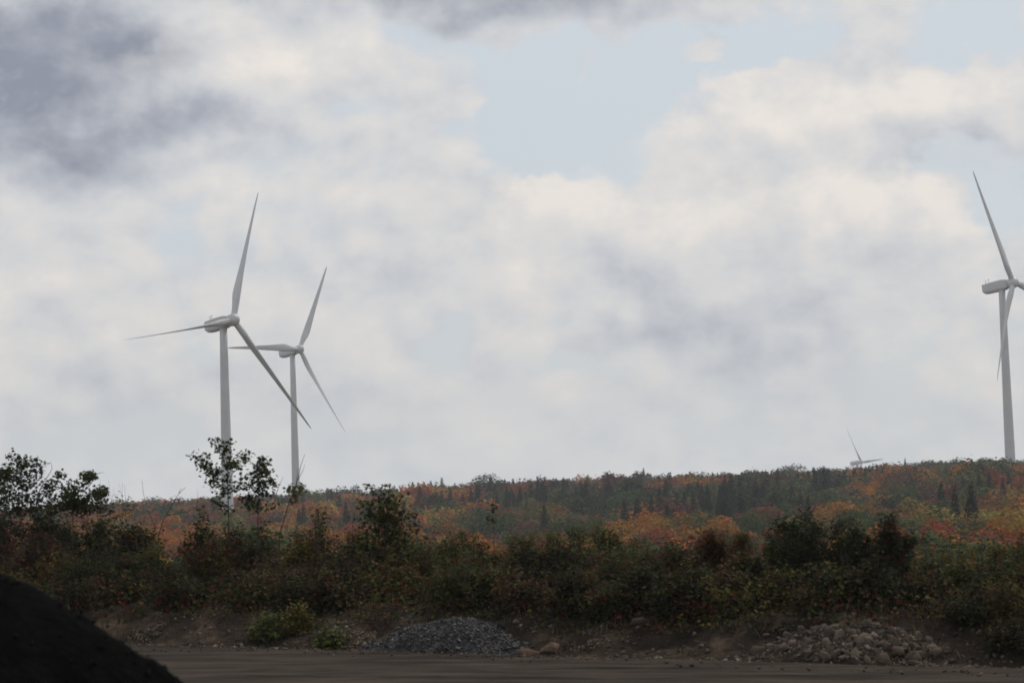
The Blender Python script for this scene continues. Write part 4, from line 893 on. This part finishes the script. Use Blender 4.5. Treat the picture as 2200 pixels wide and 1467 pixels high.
# dark weathered log on the brown mound
x, D, z = spot(905, 1.6); p0 = at(872, 1340, D); p1 = at(952, 1313, D+.5)
a = Acc(); lp = np.stack([p0*(1-f)+p1*f+np.array([0, 0, .03*math.sin(f*9)]) for f in np.linspace(0, 1, 8)])
a.add(*tube(lp-p0, np.array([.06, .11, .12, .12, .11, .10, .08, .05]), 9), (1, 1, 1))
lg = a.obj('log', M_LOG, None, True); lg.location = tuple(p0); tag(lg, 'dark weathered log lying behind the top of the shale heap', 'log')
# stones lying all along the bank
rb = Acc(); rq = np.random.default_rng(23)
_s = rq.uniform(-13, 13, 5200); _t = .1+2.9*rq.random(5200)**1.2; _x = ux[0]*_s+uy[0]*_t; _y = 45.8+ux[1]*_s+uy[1]*_t; _z = terrain(_x, _y); _k = vnoise(_x*.8, _y*.8, 91) > .35
for x, y, z in zip(_x[_k], _y[_k], _z[_k]):
    sz = .012+.075*rq.random()**4*(1.4 if x > 3 else 1); e = Matrix.Rotation(rq.random()*6.28, 3, 'Z') @ Matrix.Rotation(rq.normal(0, .5), 3, 'X'); g = PEBBLES[int(rq.integers(6))]
    rb.add((g[0]*sz)@np.array(e).T+np.array([x, y, z+sz*.15]), g[1], np.array([(.11, .085, .062), (.16, .125, .09), (.075, .06, .05), (.20, .165, .13)][int(rq.integers(4))])*math.exp(rq.normal(0, .25)))
tag(rb.obj('rubble', M_STONE), 'loose brown stones strewn over the bare face of the bank', 'rubble', kind='stuff')
# gravel along the road edge
gr = Acc(); rg = np.random.default_rng(17)
_s = rg.uniform(-13, 13, 6500); _t = np.where(rg.random(6500) < .75, rg.normal(-.05, .22, 6500), rg.uniform(-2.2, 1.8, 6500)); _x = ux[0]*_s+uy[0]*_t; _y = 45.8+ux[1]*_s+uy[1]*_t
for x, y, t, zt_ in zip(_x, _y, _t, terrain(_x, _y)):
    sz = .010+.045*rg.random()**3*(1.3 if x > 2 else 1)
    zb = float(plane_z(x))+.05 if t < -.05 else zt_
    g = PEBBLES[int(rg.integers(6))]; e = Matrix.Rotation(rg.random()*6.28, 3, 'Z')
    c = np.array(PALE[int(rg.integers(5))])*(.85 if abs(t) < .5 else .6)*math.exp(rg.normal(0, .3))
    gr.add((g[0]*sz)@np.array(e).T+np.array([x, y, zb+sz*.2]), g[1], c)
tag(gr.obj('gravel', M_STONE), 'tan gravel strewn along the far edge of the dirt road', 'gravel', kind='stuff')

# ------------------------------------------------------------------ coal heap close by on the left
CD = 15.0; crest = [(-700, 930), (-350, 1060), (-120, 1164), (0, 1230), (100, 1284), (190, 1336), (250, 1376), (310, 1418), (385, 1474), (520, 1580)]
cp = np.array([at(px, py, CD)[[0, 2]] for px, py in crest]); gz = float(plane_z(-4))
top_z = cp[0, 1]; xc = cp[0, 0]
n = 150; uu = np.linspace(-6.5, 5.0, 230); vv = np.linspace(-4.6, 4.6, n); U, V = np.meshgrid(uu, vv)
zr = np.interp(U+xc, cp[:, 0], cp[:, 1], left=top_z-.0); slope_l = np.where(U < 0, top_z+U*.62, zr)
zr = np.where(U < 0, slope_l, zr); xe = cp[-1, 0]; sl_end = (cp[-2, 1]-cp[-1, 1])/(cp[-1, 0]-cp[-2, 0]); zr = np.where(U+xc > xe, cp[-1, 1]-(U+xc-xe)*sl_end, zr)
zc = zr-np.sqrt(V**2+.12)*.62+.2+.16*fbm(U*1.2, V*1.2, 200, 4)+.09*fbm(U*5, V*5, 210, 3)+.03*fbm(U*18, V*18, 220, 2)
zc = np.maximum(zc, gz-.15)
o = np.array([xc, CD, gz]); idx = np.arange(U.size).reshape(U.shape); q = np.stack([idx[:-1, :-1], idx[:-1, 1:], idx[1:, 1:], idx[1:, :-1]], -1).reshape(-1, 4)
croot = empty('coal_heap', tuple(o), 'black heap of coal close by in the lower left corner', 'coal heap')
cv = np.stack([U, V, zc-gz], -1)
link(bpy.data.objects.new('heap', mesh_from('heap', cv.reshape(-1, 3), np.concatenate([q[:, [0, 1, 2]], q[:, [0, 2, 3]]]), None, M_COAL, True)), croot)
surf = cv[(zc > gz+.05) & (U > -1)]
M_LUMP = mat_surf('coal_lump', (.5, .5, .5), (1, 1, 1), 8, .8, vcol=True, spec=.05)
scatter_stuff(croot, np.zeros(3), surf, PEBBLES, 5200, .008, .03, [(.006, .006, .0065), (.005, .005, .0055), (.008, .0075, .0075)], M_LUMP, 'coal_lumps', 48)

# ------------------------------------------------------------------ hazy air over the whole place
hb = bpy.data.meshes.new('haze'); x0, x1, y0, y1, z0, z1 = gx[0]-20, gx[-1]+20, gy[0]-20, gy[-1]+20, ZMIN-1.0, 140.0
hb.from_pydata([(x0, y0, z0), (x1, y0, z0), (x1, y1, z0), (x0, y1, z0), (x0, y0, z1), (x1, y0, z1), (x1, y1, z1), (x0, y1, z1)], [], [(0, 3, 2, 1), (4, 5, 6, 7), (0, 1, 5, 4), (1, 2, 6, 5), (2, 3, 7, 6), (3, 0, 4, 7)])
hm, t = mat_new('haze'); pv = t.nodes.new('ShaderNodeVolumePrincipled'); pv.inputs['Color'].default_value = (.90, .92, .95, 1); pv.inputs['Density'].default_value = .00017; pv.inputs['Anisotropy'].default_value = .25
t.links.new(pv.outputs[0], t.nodes.new('ShaderNodeOutputMaterial').inputs['Volume']); hb.materials.append(hm)
ho = link(bpy.data.objects.new('haze', hb)); tag(ho, 'thin pale haze in the air over the whole valley', 'haze', kind='stuff')
print('TREES', NTREE[0], 'woodland tris', len(wood.data.polygons), 'objects', len(bpy.data.objects))
